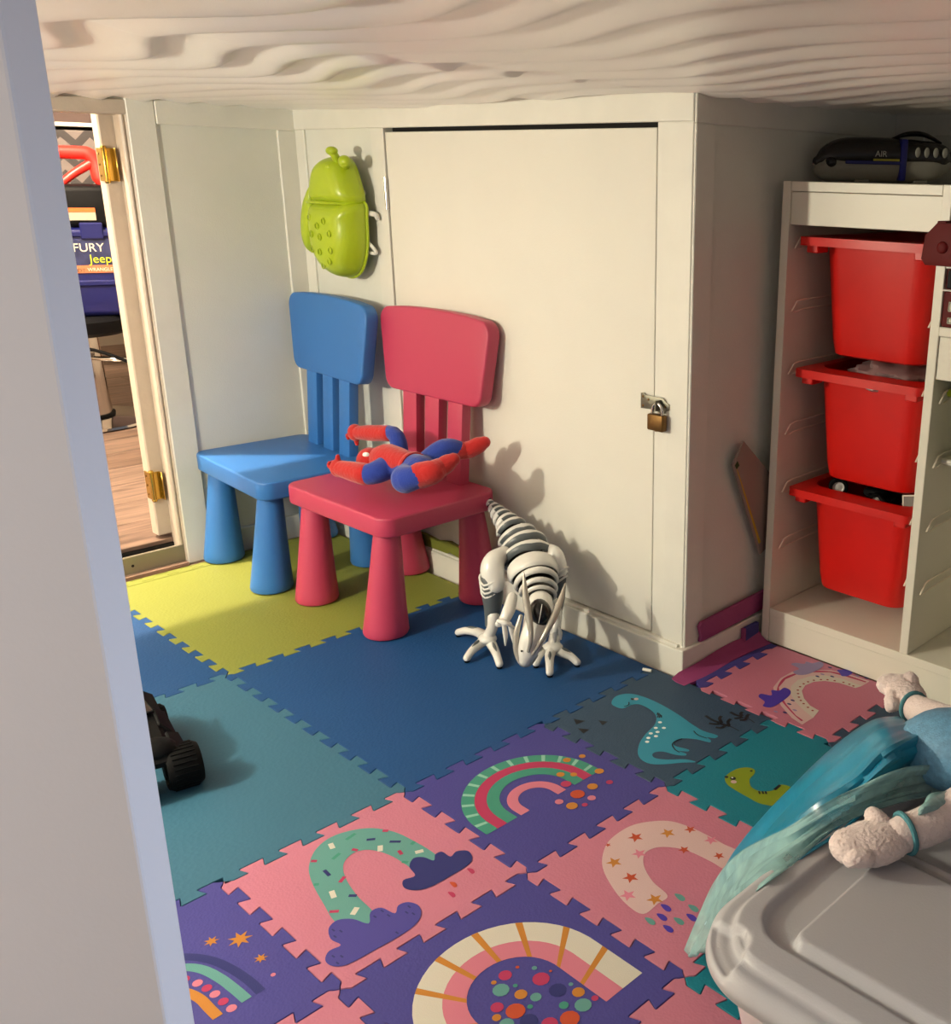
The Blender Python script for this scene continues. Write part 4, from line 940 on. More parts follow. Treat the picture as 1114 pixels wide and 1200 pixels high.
# contents
bm = bmesh.new(); bmesh.ops.create_icosphere(bm, subdivisions=4, radius=1)
for v in bm.verts:
    n = math.sin(v.co.x*9+v.co.y*5)*.08+math.sin(v.co.z*11+v.co.x*6)*.07+math.sin(v.co.y*17+v.co.z*7)*.04; v.co *= 1+n
    v.co = Vector((v.co.x*.092, v.co.y*.10, v.co.z*.035))
o = bmobj('crumpled_bag', bm, mat('grey_pink_film', (168, 140, 140), .35, trans=.2, bump=.6, bscale=40), None, True); o.location = (.268, 1.02, .588)
tag(o, 'crumpled greyish plastic bag in the middle red bin', 'plastic bag')
tcar = empty('toy_car', (.24, .98, .32), 0, 'black toy car with white-hubbed wheels lying in the lowest red bin', 'toy car')
def wheel(name, loc_, r, wd, rz, label, ry=0):
    t = empty(name, (loc_[0]-.24, loc_[1]-.98, loc_[2]-.32), rz, None, None); t.parent = tcar; t.matrix_parent_inverse = Matrix()
    X = RX(PI/2) @ T(0, 0, -wd/2)
    bm = bmesh.new(); blathe(bm, [(r*.62, 0), (r*.9, 0), (r, wd*.12), (r, wd*.88), (r*.9, wd), (r*.62, wd), (r*.60, wd*.8), (r*.60, wd*.2), (r*.62, 0)], 26, X); bmobj('tyre', bm, M['blkrub'], t, True)
    bm = bmesh.new(); blathe(bm, [(0, wd*.25), (r*.60, wd*.2), (r*.62, wd*.85), (r*.5, wd*.8), (r*.42, wd*.7), (r*.2, wd*.8), (0, wd*.85)], 26, X); bmobj('hub', bm, M['chromeplastic'], t, True)
    bm = bmesh.new()
    for k in range(7):
        a = 2*PI*k/7; blathe(bm, [(0, wd*.76), (r*.08, wd*.76), (r*.08, wd*.84), (0, wd*.84)], 8, X @ T(r*.47*math.cos(a), r*.47*math.sin(a), 0))
    bm.free(); return t
wheel('wheel', (.185, .955, .352), .020, .016, math.radians(35), '')
wheel('wheel', (.272, .965, .338), .017, .016, math.radians(20), '')
bm = bmesh.new(); bbox(bm, (.24, .97, .325), (.30, 1.03, .345), .004); bbox(bm, (.225, .985, .335), (.275, 1.04, .352), .004); bbox(bm, (.285, .935, .318), (.335, 1.0, .332), .003)
btube(bm, [(.28, .96, .35), (.31, .95, .338), (.34, .96, .33)], .004, 8)
bmesh.ops.translate(bm, verts=list(bm.verts), vec=(-.24, -.98, -.32)); bmobj('chassis', bm, M['blk'], tcar, True)
bm = bmesh.new(); X = T(.362, .965, .342) @ RZ(.2) @ RY(-.18) @ RX(-.25); bbox(bm, (-.026, -.006, -.024), (.030, .006, .026), .0015, mtx=X); o = bmobj('small_case', bm, mat('grey_case', (120, 112, 104), .5), None, True)
tag(o, 'small flat grey case at the right side of the lowest red bin', 'case')
bm = bmesh.new()
for a, b in (((-.027, -.0075, -.025), (-.024, .007, .027)), ((.028, -.0075, -.025), (.031, .007, .027)), ((-.027, -.0075, .0245), (.031, .007, .0275))): bbox(bm, a, b, .0005, mtx=X)
bmobj('case_edge', bm, M['rail'], o)
bm = bmesh.new(); c = Vector((.362, .93, .866)); X = T(*c) @ RX(PI/2)
for r in (.0088, .004): btube(bm, [X @ Vector((r*math.cos(a), r*math.sin(a), 0)) for a in (2*PI*k/16 for k in range(17))], .0022, 8, 0)
bbox(bm, (.354, .925, .850), (.372, .935, .858), .002)
tag(bmobj('toy_ring', bm, M['steel'], None, True), 'small grey ring-shaped toy part poking out of the uppermost red bin', 'toy part')
# toy on the second bay: red workbench-like toy with black screen
tb = empty('red_toy_station', (.4265, .846, .716), 0, 'dark red plastic toy station with black screen on the lower step of the shelving frame', 'toy')
dred = mat('dark_red_plastic', (92, 8, 10), .6, spec=.25)
box('case', (.0, 0.017, 0), (.20, .16, .062), dred, tb, .002); box('screen', (.006, .012, .067), (.196, .020, .098), M['blk'], tb, .001); box('case_top', (.0, .02, .0645), (.2, .16, .100), dred, tb, .002)
box('ledge', (-.0005, .010, .0622), (.2, .15, .0652), M['trim'], tb, .001); box('ledge', (.001, .012, .1002), (.2, .15, .104), M['trim'], tb, .001)
for k in range(4):
    bm = bmesh.new()
    for zz in (.036, .012): 
        h_ = .015 if zz > .02 else .009
        btube(bm, [(.012+k*.045, .0162, zz-h_/2), (.040+k*.045, .0162, zz-h_/2), (.040+k*.045, .0162, zz+h_/2), (.012+k*.045, .0162, zz+h_/2), (.012+k*.045, .0162, zz-h_/2)], .0012, 6, 0)
        bbox(bm, (.014+k*.045, .015, zz-h_/2+.0015), (.038+k*.045, .017, zz+h_/2-.0015))
    bball(bm, (.026+k*.045, .0145, .036), .0045, seg=10); bmobj('button_frame', bm, M['steel'], tb, True)
bm = bmesh.new(); bprism(bm, [(-.018, .118), (-.014, .156), (.006, .177), (.20, .177), (.20, .108), (-.010, .108)], -.045, .012, axis='y', bev=.002); hood = bmobj('hood', bm, dred, tb, True)
bm = bmesh.new()
for k in range(5): bbox(bm, (.004+k*.035, -.040, .175), (.020+k*.035, .010, .180), .001)
bmobj('roof_rib', bm, dred, hood)
bm = bmesh.new(); bball(bm, (.020, -.0455, .138), (.010, .004, .010), seg=14); bmobj('round_knob', bm, dred, hood, True)
# small items in second bay
bm = bmesh.new(); bbox(bm, (.431, .905, .458), (.70, 1.2, .470), .003); o = bmobj('white_tray', bm, M['white'], None, True); tag(o, 'shallow white tray on the second-bay runners at the right edge', 'tray')
bm = bmesh.new(); bbox(bm, (.431, .90, .587), (.70, 1.2, .600), .003); o = bmobj('green_tray', bm, M['lime'], None, True); tag(o, 'shallow lime green tray high in the second bay, at the right edge', 'tray')
# leaning board in the gap between wall and frame
bm = bmesh.new(); bprism(bm, [(.786, .457), (.753, .414), (.860, .196), (.886, .207), (.93, .25), (.96, .30)], NX+.013, NX+.019, axis='x', bev=.0012)
bo = bmobj('leaning_board', bm, mat('grey_board', (150, 132, 122), .5), None, True); tag(bo, 'thin grey board with yellow edge leaning between nook wall and shelving frame', 'board')
bm = bmesh.new(); bprism(bm, [(.7635, .406), (.769, .398), (.857, .225), (.851, .2225)], NX+.0188, NX+.0198, axis='x'); bmobj('yellow_stripe', bm, mat('yellow_tape', (196, 158, 30), .5), bo)
bm = bmesh.new(); bprism(bm, [(.7585, .412), (.766, .420), (.7725, .410), (.764, .4035)], NX+.0188, NX+.0198, axis='x'); bmobj('green_mark', bm, mat('green_tape', (30, 70, 24), .5), bo)

# ---------------- toy plane on top of the frame
ap = empty('toy_plane', (.170, 1.085, .953), math.radians(49), 'dark grey and white toy plane with blue band on top of the shelving frame', 'toy plane')
wp = mat('plane_grey_white', (150, 148, 135), .35); dk = mat('plane_dark', (40, 38, 36), .25); blu_ = mat('plane_blue', (24, 28, 110), .3); yel_ = mat('plane_yellow', (190, 180, 60), .4)
bm = bmesh.new(); btube(bm, [(-.150, 0, .034), (-.135, 0, .028), (-.09, 0, .030), (0, 0, .030), (.08, 0, .032), (.11, 0, .036)], [.006, .024, .029, .030, .028, .018], 20, cap='round'); bmobj('hull', bm, wp, ap, True)
bm = bmesh.new(); btube(bm, [(-.147, 0, .038), (-.125, 0, .047), (-.09, 0, .052), (-.02, 0, .053), (.05, 0, .052), (.10, 0, .050), (.125, 0, .046)], [.010, .024, .031, .0315, .030, .026, .012], 20, cap='round'); bmobj('cabin', bm, dk, ap, True)
bm = bmesh.new(); btube(bm, [(-.13, -.005, .036), (-.125, -.02, .036)], .011, 14, 0, cap='round'); bmobj('nose_lamp', bm, M['robdark'], ap, True)
bm = bmesh.new(); bbox(bm, (-.10, -.0335, .034), (.012, -.030, .0405), .001); bbox(bm, (.010, -.0345, .004), (.024, .030, .082), .004, 2); bmobj('blue_band', bm, blu_, ap, True)
bm = bmesh.new(); bbox(bm, (-.045, -.0345, .0405), (.008, -.0325, .0445), .0005); bmobj('yellow_stripe', bm, yel_, ap)
for k in range(4):
    bm = bmesh.new(); bball(bm, (.045+k*.0185, -.0305, .058), (.0055, .002, .0095), seg=12); bmobj('window', bm, wp, ap, True)
bm = bmesh.new(); btube(bm, [(.0, 0, .082), (.03, 0, .092), (.065, 0, .092), (.10, 0, .078)], [.004, .008, .008, .004], 12, flat=.6, cap='round'); bmobj('top_handle', bm, M['robdark'], ap, True)
bm = bmesh.new(); btube(bm, [(.118, 0, .048), (.14, 0, .052)], .006, 10, 0); blathe(bm, [(0, -.004), (.021, -.004), (.0225, 0), (.021, .004), (.012, .005), (.010, .009), (0, .010)], 22, T(.151, -.004, .052) @ RX(PI/2)); bmobj('propeller_ring', bm, M['robdark'], ap, True)
text('lettering', 'AIR', .0155, mat('plane_lettering', (190, 190, 180), .5), ap, T(-.042, -.0345, .0485) @ RX(PI/2))
for xx in (-.06, .06): box('skid', (xx-.014, -.02, 0), (xx+.014, .02, .006), wp, ap, .002)

# ================================================================ WHITE DOOR EDGE IN THE FOREGROUND
e0 = .4; pr_ = CV+ray(219.5, 1186)*0
d = ray(219.5, 1186); tt = .43; bp_ = CV+d*tt; bx, by = bp_.x, bp_.y
fd = empty('door_4', (bx, by, 0), math.radians(32.5), 'white door panel edge in the left foreground', None, None, 'structure')
fd.rotation_euler[1] = .005
box('leaf', (-.44, -.0165, -.012), (0, 0, CZ-.016), M['board'], fd, .0012, 2)

# ================================================================ BLACK TOY VEHICLE at left
tv = empty('toy_vehicle', (-.345, -.235, 0), 0, 'black angular toy car with fat rear tyre beside the white door edge', 'toy car')
def rv(u, v, z): p = wz(u, v, z); return Vector((p.x+.345, p.y+.235, p.z))
tc_ = wz(214, 897, .036); c = Vector((tc_.x+.345, tc_.y+.235, .036))
axd = Vector((.72, -.69, 0)).normalized(); ang = math.atan2(axd.y, axd.x)
fw = Vector((-.97, .20, 0)).normalized()     # the car points away to the left
ax2 = Vector((-fw.y, fw.x, 0)); ang2 = math.atan2(ax2.y, ax2.x)
def fat_wheel(c, r, wd):
    bm = bmesh.new(); X = T(*c) @ RZ(ang2) @ RY(PI/2) @ T(0, 0, -wd/2)
    blathe(bm, [(0, .004), (r*.55, .003), (r*.62, 0), (r*.88, 0), (r, wd*.14), (r, wd*.86), (r*.88, wd), (r*.62, wd), (r*.55, wd-.003), (0, wd-.004)], 30, X)
    o = bmobj('tyre', bm, M['blkrub'], tv, True)
    bm = bmesh.new(); n = 26
    for k in range(n):
        a = 2*PI*k/n; bbox(bm, (-.0012, -.0012, wd*.16), (.0012, .0012, wd*.84), 0, 1, X @ T(r*math.cos(a), r*math.sin(a), 0))
    bmobj('tread', bm, M['blkrub'], o)
    bm = bmesh.new(); blathe(bm, [(0, -.002), (r*.3, -.001), (r*.45, .004), (0, .006)], 16, X); blathe(bm, [(0, wd+.002), (r*.3, wd+.001), (r*.45, wd-.004), (0, wd-.006)], 16, X); bmobj('hub_cap', bm, M['blk'], o, True)
fat_wheel(c, .036, .052); c2 = c+ax2*-.0; fat_wheel(c+ax2*.070, .036, .05)
for s in (0, 1): fat_wheel(c+fw*.19+ax2*(.0 if s else .065)+Vector((0, 0, -.008)), .028, .03)
def plate(pts, nm='armour_plate', m='blk'):
    bm = bmesh.new(); vs = [bm.verts.new(p) for p in pts]; f = bm.faces.new(vs); o = bmobj(nm, bm, M[m], tv); s = o.modifiers.new('t', 'SOLIDIFY'); s.thickness = .006; s.offset = 0
    b = o.modifiers.new('b', 'BEVEL'); b.width = .0015; b.segments = 1
z_ = Vector((0, 0, 1)); mid = c+ax2*.035
bm = bmesh.new()
H = [(-.020, .020, .026), (-.012, .026, .034), (.02, .030, .042), (.07, .030, .052), (.13, .028, .060), (.21, .018, .044), (.24, .012, .026)]
rings = []
for s, hw, hz_ in H:
    rings.append([bm.verts.new(mid+fw*s+ax2*a*hw+z_*zz) for a, zz in ((-1, .018), (-1.25, hz_*.55), (-.55, hz_), (.55, hz_), (1.25, hz_*.55), (1, .018))])
for A, B in zip(rings, rings[1:]):
    for k in range(6): bm.faces.new([A[k], A[(k+1) % 6], B[(k+1) % 6], B[k]])
bm.faces.new(rings[0]); bm.faces.new(rings[-1][::-1]); bmobj('hull', bm, M['blk'], tv)
for s0, s1, o0, o1, h0, h1 in ((-.012, .045, -.046, -.022, .036, .048), (.05, .11, -.040, -.018, .046, .062), (.115, .19, -.036, -.014, .044, .062), (-.012, .045, .046, .022, .036, .048), (.05, .11, .044, .020, .046, .062)):
    plate([mid+fw*s0+ax2*o0+z_*h0*.62, mid+fw*s1+ax2*o0*.9+z_*h0, mid+fw*(s1-.01)+ax2*o1+z_*h1, mid+fw*(s0+.012)+ax2*o1+z_*h1*.84])
plate([mid+fw*.09+ax2*-.018+z_*.062, mid+fw*.09+ax2*.018+z_*.062, mid+fw*.15+ax2*.014+z_*.060, mid+fw*.15+ax2*-.014+z_*.060], 'windscreen', 'robdark')
bm = bmesh.new(); bball(bm, mid+fw*.012+z_*.034, (.028, .034, .018), RZ(math.atan2(fw.y, fw.x)), 16); bmobj('tail_cowl', bm, M['blk'], tv, True)

# ================================================================ STORAGE BOX with lid
LZ = .33
bxo = empty('storage_box', (1.02, .0, 0), 0, 'large translucent plastic storage box with moulded lid at the lower right, under the doll', 'storage box')
cx0, cx1, cy0, cy1 = .790, 1.235, -.255, .335
def rad_d(x, y, x0, y0, x1, y1, r):      # signed distance to a rounded rectangle (negative inside)
    qx = abs(x-(x0+x1)/2)-(x1-x0)/2+r; qy = abs(y-(y0+y1)/2)-(y1-y0)/2+r
    return math.hypot(max(qx, 0), max(qy, 0))+min(max(qx, qy), 0)-r
def sstep(a, b, x):
    t = min(1, max(0, (x-a)/(b-a))); return t*t*(3-2*t)
def lid_h(x, y):
    d = rad_d(x, y, cx0, cy0, cx1, cy1, .085)
    h = -.018*sstep(-.004, .002, d)-.006*sstep(-.012, -.003, d)     # rolled outer lip
    h += .0085*sstep(-.022, -.027, d)                              # ridge that follows the rim
    # shallow trays inside the ridge
    d2 = rad_d(x, y, .835, -.200, cx1-.046, -.022, .040); d3 = rad_d(x, y, .835, -.012, cx1-.046, cy1-.046, .03)
    h -= .007*sstep(.002, -.003, d2); h -= .016*sstep(.002, -.004, d3)
    d4 = rad_d(x, y, .876, -.192, cx1-.06, -.034, .012); h += .013*sstep(.003, -.003, d4)     # raised centre panel
    # grip notch in the near-left corner
    d5 = rad_d(x, y, .78, -.30, .852, -.205, .02); h -= .008*sstep(.002, -.003, d5)*sstep(-.002, -.010, d)
    return h
n1, n2 = 170, 200; bm = bmesh.new(); g = {}
W_, H_ = cx1-cx0, cy1-cy0
def warp(i, j):
    # map the grid square onto the rounded rectangle so that the border follows the outline
    u = (i/n1)*2-1; v = (j/n2)*2-1
    x = (cx0+cx1)/2+u*W_/2; y = (cy0+cy1)/2+v*H_/2; r = .085
    qx = abs(x-(cx0+cx1)/2)-W_/2+r; qy = abs(y-(cy0+cy1)/2)-H_/2+r
    if qx > 0 and qy > 0:
        m = max(qx, qy); L = math.hypot(qx, qy); s = m/L
        sx = 1 if x > (cx0+cx1)/2 else -1; sy = 1 if y > (cy0+cy1)/2 else -1
        x = (cx0+cx1)/2+sx*(W_/2-r+qx*s); y = (cy0+cy1)/2+sy*(H_/2-r+qy*s)
    return x, y
for j in range(n2+1):
    for i in range(n1+1):
        x, y = warp(i, j); g[i, j] = bm.verts.new((x-1.02, y, LZ+lid_h(x, y)))
for j in range(n2):
    for i in range(n1): bm.faces.new([g[i, j], g[i+1, j], g[i+1, j+1], g[i, j+1]])
me = bpy.data.meshes.new('lid'); bm.to_mesh(me); bm.free(); me.materials.append(M['lid'])
for p_ in me.polygons: p_.use_smooth = True
lido = link(bpy.data.objects.new('lid', me), bxo); s = lido.modifiers.new('t', 'SOLIDIFY'); s.thickness = .0022; s.offset = -1
bm = bmesh.new(); rs = []
for zz, ins in ((.0, .060), (.004, .052), (.16, .036), (LZ-.05, .026), (LZ-.035, .016), (LZ-.016, .012), (LZ-.016, .016), (LZ-.036, .020), (.16, .040), (.006, .056), (.004, .062)):
    rs.append([bm.verts.new((x-1.02, y, zz)) for x, y in rrect(cx0+ins, cy0+ins, cx1-ins, cy1-ins, .07, 8)])
for A, B in zip(rs, rs[1:]):
    for k in range(len(A)): bm.faces.new([A[k], A[(k+1) % len(A)], B[(k+1) % len(A)], B[k]])
bm.faces.new(rs[0][::-1]); bm.faces.new(rs[-1]); bmobj('tub', bm, M['lid'], bxo, True)
bm = bmesh.new()
bbox(bm, (.90, -.17, .006), (1.15, .22, .22), .02, 2); o = bmobj('folded_blanket', bm, mat('dark_cloth', (48, 46, 46), .9, bump=.5, bscale=60), None, True); tag(o, 'dark folded cloth seen dimly inside the translucent storage box', 'cloth')

# ================================================================ DOLL IN BLUE GOWN on the box
dl = empty('cloth_doll', (.95, .12, .345), 0, 'cloth doll in a blue satin gown with white plush hands lying over the storage box', 'doll')
def rd(v): return Vector((v.x-.95, v.y-.12, v.z-.345))
# bodice / torso
bm = bmesh.new()
tor = [wz(1084, 866, .378), wz(1100, 872, .388), wz(1124, 880, .395), wz(1170, 885, .40), wz(1250, 880, .41)]
btube(bm, [rd(p) for p in tor], [.030, .046, .052, .055, .050], 24, cap='round', flat=.85); bmobj('bodice', bm, M['glit'], dl, True)
hc = tor[-1]+(tor[-1]-tor[-2]).normalized()*.085
hc.z = .405
bm = bmesh.new(); bball(bm, rd(hc), (.062, .058, .060), seg=22); bball(bm, rd(hc)+Vector((-.006, -.004, .058)), (.008, .008, .007), seg=10); dhead = bmobj('head', bm, mat('cloth_skin', (222, 186, 168), .9), dl, True)
bm = bmesh.new(); hd_ = (tor[-1]-tor[-2]).normalized(); bball(bm, rd(hc)+hd_*.018-Vector((0, 0, .010)), (.066, .066, .060), seg=20); btube(bm, [rd(hc)+hd_*.05, rd(hc)+hd_*.09+Vector((.02, -.03, -.02)), rd(hc)+hd_*.10+Vector((.03, -.09, -.035))], [.026, .022, .012], 12, cap='round'); bmobj('hair', bm, mat('pale_yarn', (222, 204, 150), .9, bump=.8, bscale=90), dhead, True)
# arms with sleeves and terry mitts
def plush_arm(pts, rr, hand, hr, thumb, fing, wr):
    bm = bmesh.new(); btube(bm, [rd(p) for p in pts], rr, 18, cap='round'); a = bmobj('arm', bm, M['whiteplush'], dl, True)
    bm = bmesh.new(); d = (pts[0]-pts[1]).normalized(); c_ = rd(pts[0])-d*.004
    s1 = d.cross(Vector((0, 0, 1))).normalized(); s2 = s1.cross(d)
    btube(bm, [c_+(s1*math.cos(b)+s2*math.sin(b))*(rr[0]+.0015) for b in (2*PI*k/20 for k in range(21))], .0028, 8, 0); bmobj('cuff', bm, M['cuff'], a, True)
    bm = bmesh.new()
    btube(bm, [rd(p) for p in hand], hr, 20, cap='round', flat=.62)
    for th in [thumb]+fing:
        btube(bm, [rd(p) for p in th[0]], th[1], 12, cap='round')
    # terry pile: gentle lumps on the surface
    bmesh.ops.remove_doubles(bm, verts=list(bm.verts), dist=.0001)
    o = bmobj('hand', bm, M['whiteplush'], a, True)
    s = o.modifiers.new('remesh', 'REMESH'); s.mode = 'VOXEL'; s.voxel_size = .0016; s.use_smooth_shade = True
    tx = bpy.data.textures.new('pile', 'CLOUDS'); tx.noise_scale = .0022
    dm = o.modifiers.new('pile', 'DISPLACE'); dm.texture = tx; dm.strength = .0024; dm.mid_level = .5
hz0 = .362
plush_arm([wz(1056, 978, hz0+.003), wz(1085, 968, hz0+.006), wz(1120, 950, hz0+.012), wz(1180, 920, hz0+.03)], [.0175, .019, .021, .026],
          [wz(1058, 978, hz0+.001), wz(1040, 983, hz0), wz(1018, 989, hz0-.002), wz(1000, 992, hz0-.002)], [.0175, .0250, .0275, .0235],
          ([wz(1035, 972, hz0+.004), wz(1028, 962, hz0+.008), wz(1023, 956, hz0+.009)], [.0115, .0105, .009]),
          [([wz(1014, 976+k*10, hz0), wz(1002-2*(k in (1, 2)), 976+k*10, hz0), wz(996-2*(k in (1, 2)), 977+k*10.5, hz0-.003)], [.009, .0088, .007]) for k in range(4)], 0)
f0 = .352
plush_arm([wz(1068, 828, f0), wz(1085, 836, f0+.006), wz(1110, 848, f0+.014), wz(1140, 860, f0+.025)], [.0165, .018, .021, .026],
          [wz(1072, 826, f0), wz(1064, 815, f0), wz(1054, 806, f0), wz(1046, 803, f0)], [.0165, .0225, .0245, .021],
          ([wz(1066, 806, f0+.003), wz(1067, 799, f0+.008), wz(1066, 795, f0+.008)], [.0115, .0105, .009]),
          [([wz(1050-2*k, 800+k*8, f0), wz(1043+1*k, 798+k*9.5, f0), wz(1040+1*k, 800+k*9.5, f0-.002)], [.009, .0088, .007]) for k in range(4)], 0)
# satin skirt: fan of folds from the waist to the hem
def cloth(name, rows, m, sub=8, thick=.0012, fold=0, nf=7, ph=0.):
    """rows: list of equal-length rows of points; smoothed both ways; folds added along the surface normal (z mostly)"""
    R1 = [catmull(r, sub) for r in rows]; cols = list(zip(*R1)); G = [catmull(list(c), sub) for c in cols]     # G[col][row]
    nc, nr = len(G), len(G[0]); bm = bmesh.new(); V = {}
    for i in range(nc):
        for j in range(nr):
            p_ = G[i][j]; a = G[min(i+1, nc-1)][j]-G[max(i-1, 0)][j]; b = G[i][min(j+1, nr-1)]-G[i][max(j-1, 0)]
            n = a.cross(b)
            if n.length > 0: n.normalize()
            if n.z < 0: n = -n
            s = j/(nr-1)
            f = fold*(math.sin(i/(nc-1)*PI*2*nf+ph+1.3*math.sin(s*4))*.6+.4*math.sin(i/(nc-1)*PI*2*nf*1.7+2+s*5))*min(1, .35+s)
            q = p_+n*f; V[i, j] = bm.verts.new(rd(q))
    for i in range(nc-1):
        for j in range(nr-1): bm.faces.new([V[i, j], V[i+1, j], V[i+1, j+1], V[i, j+1]])
    o = bmobj(name, bm, m, dl, True)
    for p_ in o.data.polygons: p_.use_smooth = True
    s = o.modifiers.new('t', 'SOLIDIFY'); s.thickness = thick; return o
W = wz
rows = [  # waist ... hem ; each row goes from the far (upper) outline to the near (lower) one
    [W(1052, 840, .350), W(1066, 848, .388), W(1078, 856, .412), W(1082, 880, .402), W(1084, 898, .362)],
    [W(1022, 846, .330), W(1028, 858, .390), W(1038, 876, .418), W(1048, 900, .392), W(1058, 916, .352)],
    [W(980, 874, .285), W(988, 896, .345), W(1000, 915, .362), W(1012, 930, .355), W(1024, 945, .343)],
    [W(938, 912, .19), W(944, 934, .27), W(952, 950, .325), W(966, 966, .338), W(978, 984, .340)],
    [W(902, 952, .10), W(905, 972, .17), W(902, 992, .24), W(912, 1008, .30), W(922, 1018, .332)],
    [W(862, 1000, .03), W(862, 1020, .07), W(858, 1040, .13), W(864, 1052, .20), W(872, 1062, .27)],
    [W(830, 1055, .010), W(829, 1070, .018), W(830, 1082, .05), W(834, 1092, .09), W(838, 1100, .14)]]
cloth('satin_skirt', rows, M['satin'], fold=.0080, nf=4)
rows2 = [
    [W(1120, 898, .375), W(1122, 905, .366), W(1124, 915, .356), W(1126, 926, .350)],
    [W(1060, 902, .408), W(1055, 915, .385), W(1052, 930, .360), W(1050, 942, .350)],
    [W(985, 932, .372), W(985, 945, .364), W(985, 956, .356), W(985, 966, .347)],
    [W(925, 968, .338), W(928, 980, .338), W(932, 992, .338), W(938, 1006, .340)],
    [W(868, 998, .21), W(878, 1012, .26), W(885, 1030, .31), W(893, 1040, .337)],
    [W(840, 1030, .10), W(848, 1045, .16), W(855, 1058, .22), W(861, 1068, .27)],
    [W(820, 1075, .035), W(826, 1085, .07), W(833, 1095, .12), W(839, 1104, .17)],
    [W(803, 1114, .012), W(808, 1122, .02), W(816, 1119, .05), W(825, 1114, .10)]]
cloth('tulle_overskirt', rows2, M['tulle'], fold=.0045, nf=3, thick=.0006, ph=1.)
rows3 = [
    [W(1120, 955, .372), W(1120, 940, .385), W(1125, 925, .385)],
    [W(1085, 958, .380), W(1085, 945, .395), W(1092, 930, .395)],
    [W(1070, 966, .372), W(1072, 955, .380), W(1080, 944, .378)]]
cloth('sleeve_veil', rows3, M['tulle'], fold=.001, nf=2, thick=.0006)

# ================================================================ NEXT ROOM seen through the opening
NZ = .045
nf = structure('floor_next_room', lambda b: bbox(b, (-4.6, -2.2, -.05), (LX-.062, 2.4, NZ-.012)), M['dark'])
nf.name = 'floor_2'
def woodmat(name, rgb, k):
    m = bpy.data.materials.new(name); m.use_nodes = True; nt = m.node_tree; b = nt.nodes['Principled BSDF']; b.inputs['Roughness'].default_value = .42
    tc = nt.nodes.new('ShaderNodeTexCoord'); mp = nt.nodes.new('ShaderNodeMapping'); mp.inputs['Scale'].default_value = (9, .9, 9); mp.inputs['Location'].default_value = (k*3.1, k*1.7, 0)
    n = nt.nodes.new('ShaderNodeTexNoise'); n.inputs['Scale'].default_value = 5; n.inputs['Detail'].default_value = 8; n.inputs['Distortion'].default_value = .6
    nt.links.new(tc.outputs['Object'], mp.inputs[0]); nt.links.new(mp.outputs[0], n.inputs['Vector'])
    r = nt.nodes.new('ShaderNodeValToRGB'); c1 = lin(rgb); r.color_ramp.elements[0].position = .35; r.color_ramp.elements[0].color = tuple(x*.45 for x in c1[:3])+(1,); r.color_ramp.elements[1].position = .62; r.color_ramp.elements[1].color = c1
    nt.links.new(n.outputs['Fac'], r.inputs[0]); nt.links.new(r.outputs[0], b.inputs['Base Color']); return m
wm = [woodmat('laminate_oak_%d' % k, c_, k) for k, c_ in enumerate(((132, 108, 94), (122, 98, 84), (138, 114, 100)))]
k = 0; x = LX-.064
while x > -4.4:
    y = -.9+(k % 3)*.35-1.2*(k % 2)
    for seg in range(4):
        ya, yb = y+seg*1.2, y+(seg+1)*1.2-.0015
        if yb < -1.0 or ya > 1.9: continue
        box('plank', (x-.188, ya, NZ-.011), (x, yb, NZ), wm[(k+seg) % 3], nf, .0012)
    x -= .19; k += 1
far = structure('wall_2', lambda b: (bbox(b, (-4.62, -2.2, 0), (-4.55, 2.4, 2.4)), bbox(b, (-4.55, 2.3, 0), (LX-.06, 2.4, 2.4)), bbox(b, (-4.55, -2.3, 0), (LX-.06, -2.2, 2.4))), mat('next_room_wall', (196, 186, 172), .7))
structure('ceiling_2', lambda b: bbox(b, (-4.6, -2.2, 2.4), (LX-.062, 2.4, 2.45)), M['wall'])
# bar stool: chrome column and base, black seat
stx, sty = -2.82, .565
st = empty('bar_stool', (stx, sty, NZ), 0, 'chrome pedestal stool with black seat in the room beyond the opening', 'stool')
lathe('base', [(0, 0), (.215, 0), (.225, .006), (.222, .014), (.15, .022), (.075, .030), (0, .030)], M['chrome'], st, 40)
lathe('base_collar', [(0, .028), (.098, .028), (.098, .036), (0, .038)], M['blkrub'], st, 30)
lathe('column', [(0, .036), (.090, .036), (.086, .10), (.078, .34), (0, .34)], M['chrome'], st, 30)
lathe('seat', [(0, .33), (.17, .33), (.205, .345), (.21, .385), (.19, .40), (0, .40)], M['blk'], st, 34)
tube('footrest', [(.07, 0, .25), (.17, .05, .25), (.2, .16, .24), (.12, .22, .24)], .008, M['chrome'], st)
yaw = math.atan2(sty-CV.y, stx-CV.x)+PI/2*-1      # local -y faces the camera
rz_ = math.atan2((sty-CV.y), (stx-CV.x))-PI/2
nb = mat('navy_plastic', (20, 24, 84), .35)
tk = empty('carry_case', (stx+.03, sty+.075, NZ+.401), rz_, 'navy and black plastic carry case with red handle and stickers on the stool', 'toy case')
bm = bmesh.new(); bbox(bm, (-.24, -.14, 0), (.22, .14, .30), .02, 3); bmobj('lower_case', bm, nb, tk, True)
box('case_band', (-.245, -.147, .105), (.225, .147, .125), nb, tk, .004); box('case_band', (-.245, -.147, .270), (.225, .147, .290), nb, tk, .004)
bm = bmesh.new(); bbox(bm, (-.225, -.13, .30), (.205, .13, .44), .022, 3); bmobj('upper_case', bm, M['blk'], tk, True)
box('latch', (-.01, -.150, .262), (.06, -.132, .318), nb, tk, .004)
hr = mat('red_handle_plastic', (232, 52, 44), .35)
